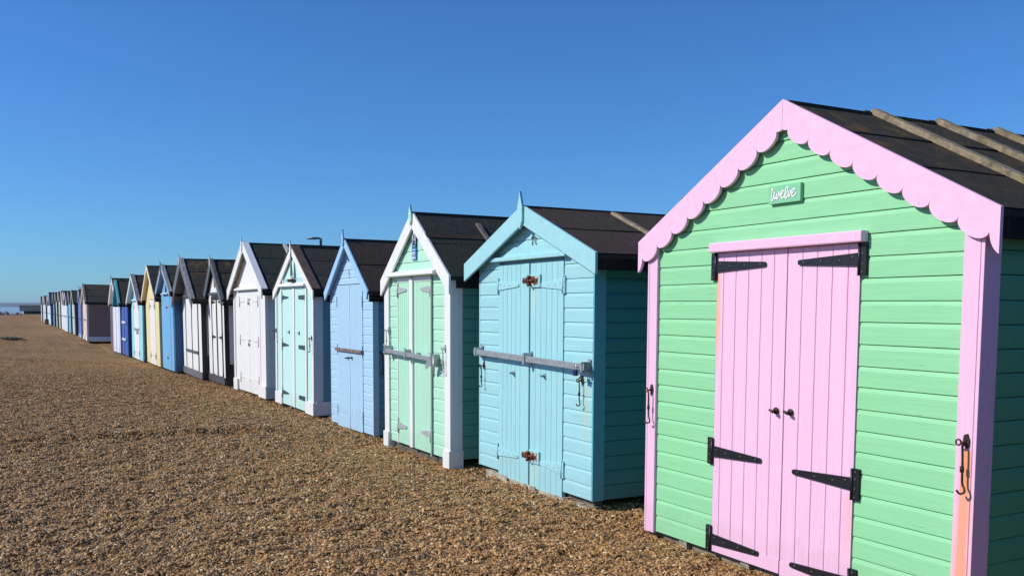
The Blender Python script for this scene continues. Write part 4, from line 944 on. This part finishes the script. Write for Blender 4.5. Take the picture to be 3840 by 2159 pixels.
# rocks
def rock_mat():
    mt, n, b = newmat('rock'); raw, v = offset_coords(n); a = noise(n, v, 2.5, 6, .7)
    col = ramp(n, a, [(.3, (.10, .09, .085)), (.5, (.28, .25, .23)), (.75, (.42, .38, .36))]).outputs[0]
    L(n, col, b.inputs['Base Color']); b.inputs['Roughness'].default_value = .85; return mt
ROCK = rock_mat()
rnd = random.Random(31)
NR = 34
desc = ['pale pinkish', 'grey', 'dark grey', 'brownish']
for i in range(NR):
    bm = bmesh.new(); bmesh.ops.create_icosphere(bm, subdivisions=2, radius=1)
    sd_ = rnd.uniform(0, 100)
    for v in bm.verts:
        nn_ = mnoise.noise(v.co*1.1+Vector((sd_, 0, 0))); v.co *= 1+.55*nn_
        v.co.z *= .72
    me = bpy.data.meshes.new('boulder'); bm.to_mesh(me); bm.free(); me.materials.append(ROCK)
    o = bpy.data.objects.new('boulder', me); C.objects.link(o)
    x = -8.5+i*.33+rnd.uniform(-.2, .2); s = rnd.uniform(.38, .72)*(1.0 if x < .8 else .62)
    o.location = (x, 186+rnd.uniform(-2.5, 3)+(x+8)*.5, -.08+s*.3); o.scale = (s*rnd.uniform(.8, 1.3), s, s); o.rotation_euler = (rnd.uniform(0, 1), rnd.uniform(0, 1), rnd.uniform(0, 6))
    tag(o, 'sea defence boulder in the heap at the edge of the beach, far beyond the huts', 'boulder', 'boulders heaped at the end of the beach')
# beach plants
def leaf_mat():
    mt, n, b = newmat('leaf'); raw, v = offset_coords(n); a = noise(n, v, 9, 3)
    L(n, ramp(n, a, [(.3, (.10, .11, .06)), (.5, (.22, .22, .14)), (.72, (.42, .38, .28))]).outputs[0], b.inputs['Base Color']); b.inputs['Roughness'].default_value = .8; return mt
LEAF = leaf_mat()
def clump(x, y, rx, ry, h, n, label, dry=False):
    b = MB(); rn = random.Random(int(x*100+y))
    z0 = beach_z(x, y)
    for i in range(n):
        a = rn.uniform(0, 6.28); q = math.sqrt(rn.random()); px, py = q*rx*math.cos(a), q*ry*math.sin(a)
        hh = h*(1-q*q*.8)*rn.uniform(.3, 1); an = rn.uniform(0, 6.28); l = rn.uniform(.05, .13)
        dx, dy = math.cos(an)*l, math.sin(an)*l; wx, wy = -dy*.35, dx*.35
        b.add([(px-wx, py-wy, hh*.3), (px+wx, py+wy, hh*.3), (px+dx+wx*.6, py+dy+wy*.6, hh), (px+dx-wx*.6, py+dy-wy*.6, hh)], [(0, 1, 2, 3)])
    o = b.build('sea_kale', LEAF); o.location = (x, y, z0); return tag(o, label, 'plant')
clump(.15, 47.3, .55, .6, .12, 500, 'low dry grey green plant sprawling on the shingle, right half of the pair')
clump(-.75, 48.6, .6, .7, .10, 450, 'low dry grey green plant sprawling on the shingle, left half of the pair')
def driftwood():
    b = MB(); b.tube(smooth_path([(-.75, 46.6, .03), (-.45, 46.4, .07), (-.2, 46.5, .05), (.1, 46.1, .04)], 4), [.02]*13, 7); o = b.build('driftwood', oldwood((.36, .33, .28), 0)); tag(o, 'pale twisted driftwood branch beside the low plants', 'driftwood')
driftwood()
# street lamps on the promenade behind the huts
def street_lamp(h=5.72):
    t = empty('street_lamp', (0, 0, 0))
    dk = metal((.03, .032, .05), .3, .5, 0, 'lamp_paint')
    b = MB(); b.tube([(0, 0, -.1), (0, 0, 1.2), (0, 0, h-.35), (.0, 0, h-.05)], [.10, .08, .075, .075], 12); b.build('pole', dk, t)
    b = MB(); b.tube(smooth_path([(0, 0, h-.35), (0, 0, h-.10), (-.10, 0, h-.03), (-.4, 0, h-.02)], 4), .06, 10); b.build('arm', dk, t)
    b = MB(); b.hexa([(x, y, z) for x, hw, zt in ((-.85, .05, -.07), (-.3, .12, .03)) for y in (-hw, hw) for z in (h-.10, h+zt)]); b.build('lantern', dk, t, .01)
    b = MB(); b.tube([(-.5, 0, h-.02), (-.52, 0, h+.08)], [.05, .03], 8); b.build('photocell', paint((.6, .6, .6), 'n', 0), t)
    return t
lampA = street_lamp(); lampA.location = (16.65, 54.8, 0); lampA.rotation_euler = (0, 0, math.radians(-28))
tag(lampA, 'dark street lamp with a flat arm rising behind the pale aqua hut', 'street lamp', 'street lamps along the promenade')
for x, y, z, lb in ((13.9, 213, -.2, 'distant street lamp showing above the roof beside the pinkish cream hut'), (12.6, 268, -.4, 'most distant street lamp, a tiny post above the white huts')):
    t = lampA.copy(); C.objects.link(t); t.location = (x, y, z); t['label'] = lb
    for c_ in list(lampA.children):
        q = c_.copy(); C.objects.link(q); q.parent = t
# promenade and brick house whose chimney just shows over the roofs
mt, n, b_ = newmat('tarmac'); raw, v = offset_coords(n); L(n, ramp(n, noise(n, v, 30, 4), [(.3, g3(.04)), (.7, g3(.075))]).outputs[0], b_.inputs['Base Color']); b_.inputs['Roughness'].default_value = .9; TAR = mt
pb = MB(); pb.box(11, 17, -60, 230, -.12, .06); o = pb.build('promenade', TAR); tag(o, kind='structure')
def brickmat():
    mt, n, b = newmat('brick'); tc = n.nodes.new('ShaderNodeTexCoord'); br = n.nodes.new('ShaderNodeTexBrick'); br.inputs['Scale'].default_value = 4.4
    mp = n.nodes.new('ShaderNodeMapping'); mp.inputs['Rotation'].default_value = (math.pi/2, 0, 0); L(n, tc.outputs['Object'], mp.inputs[0]); L(n, mp.outputs[0], br.inputs['Vector'])
    br.inputs['Color1'].default_value = (.30, .12, .08, 1); br.inputs['Color2'].default_value = (.22, .10, .07, 1); br.inputs['Mortar'].default_value = (.4, .36, .3, 1)
    L(n, br.outputs[0], b.inputs['Base Color']); b.inputs['Roughness'].default_value = .85; return mt
BR = brickmat()
hs_ = empty('brick_house', (34.9, 43.0, -.12)); tag(hs_, 'brick house behind the huts, only its chimney top showing past the pink bargeboard', 'house')
slab(hs_, 'wall', BR, -4, 6, -4, 4, -.1, 4.4, 0)
b = MB(); b.prism([(-4.4, 4.35), (1, 6.7), (6.4, 4.35)], -4.2, 4.2); rf_ = b.build('roof', paint((.10, .05, .04), 'n', .2), hs_)
for y in (-2.2, .8): 
    for z in (1, 2.9): wn_ = slab(hs_, 'window', paint((.7, .7, .7), 'n', 0), -4.04, -3.9, y-.6, y+.6, z-.1, z+1.1, 0); slab(wn_, 'pane', metal((.05, .07, .09), 0, .1, 0, 'glass'), -4.06, -4.035, y-.5, y+.5, z, z+1, 0)
c_ = slab(rf_, 'chimney', BR, -.35, .9, -.3, .5, 5.5, 8.0, 0); slab(c_, 'coping', paint((.02, .02, .025), 'n', 0), -.2, 1.0, -.36, .56, 8.002, 8.12, 0)
b = MB(); b.tube([(.35, .1, 8.12), (.35, .1, 8.45)], [.14, .10], 10); b.build('chimney_pot', paint((.75, .75, .74), 'n', 0), c_)
# ------------------------------------------------------------------ sea, spit and far coast
def sea_mat():
    mt, n, b = newmat('sea_water'); tc = n.nodes.new('ShaderNodeTexCoord')
    a = noise(n, mapping(n, tc.outputs['Object'], (.05, .25, 1)), 3, 5, .6)
    L(n, ramp(n, a, [(.35, (.22, .34, .38)), (.65, (.36, .48, .50))]).outputs[0], b.inputs['Base Color']); b.inputs['Roughness'].default_value = .35
    bp = n.nodes.new('ShaderNodeBump'); bp.inputs['Strength'].default_value = .5; bp.inputs['Distance'].default_value = .3; L(n, a, bp.inputs['Height']); L(n, bp.outputs[0], b.inputs['Normal']); return mt
sx = [-20000, -3000, -600, -200, -80, -40, 0, 60, 200, 800, 4000, 20000]; sy = [-20000, -2000, -200, 0, 100, 200, 300, 500, 900, 2000, 5000, 12000, 30000]
tag(grid_object('sea', sx, sy, lambda x, y: -3.2, sea_mat(), False), kind='structure')
# inland ground keeps the sea from showing behind the huts
def low_land(name, x0, x1, y0, y1, h, mat, seed, nx=60, ny=6):
    def zf(x, y):
        u = (x-x0)/(x1-x0); v = (y-y0)/(y1-y0)
        e = min(1, u*14, (1-u)*14)*min(1, v*6, (1-v)*6)
        return -3.6 + e*(h+.6)*(.72+.45*mnoise.noise(Vector((x/(x1-x0)*9, v*2, seed))))
    xs = [x0+(x1-x0)*i/nx for i in range(nx+1)]; ys = [y0+(y1-y0)*i/(ny*3) for i in range(ny*3+1)]
    return tag(grid_object(name, xs, ys, zf, mat), kind='structure')
def landmat(c0, c1, nm):
    mt, n, b = newmat(nm); tc = n.nodes.new('ShaderNodeTexCoord'); a = noise(n, tc.outputs['Object'], .02, 5)
    L(n, ramp(n, a, [(.35, c0), (.65, c1)]).outputs[0], b.inputs['Base Color']); b.inputs['Roughness'].default_value = .9; return mt
low_land('sand_spit', 2, 400, 560, 760, 2.0, landmat((.30, .24, .18), (.40, .34, .26), 'sand'), 2.2)
low_land('far_hills', -1800, 4200, 4200, 5600, 24, landmat((.045, .07, .05), (.09, .10, .07), 'far_land'), 5.1, 140)
low_land('inland', 60, 3000, -600, 1200, 5.5, landmat((.05, .08, .03), (.09, .11, .05), 'inland_grass'), 8.1)

HAZE = True
if HAZE:
    mt = bpy.data.materials.new('haze'); mt.use_nodes = True; n = mt.node_tree; n.nodes.clear()
    out = n.nodes.new('ShaderNodeOutputMaterial'); v = n.nodes.new('ShaderNodeVolumePrincipled')
    v.inputs['Color'].default_value = (.60, .78, 1.0, 1); v.inputs['Density'].default_value = .00012; v.inputs['Anisotropy'].default_value = .2
    n.links.new(v.outputs[0], out.inputs['Volume'])
    hb = MB(); hb.box(-21000, 21000, -21000, 31000, -9, 30); tag(hb.build('haze', mt), kind='stuff')
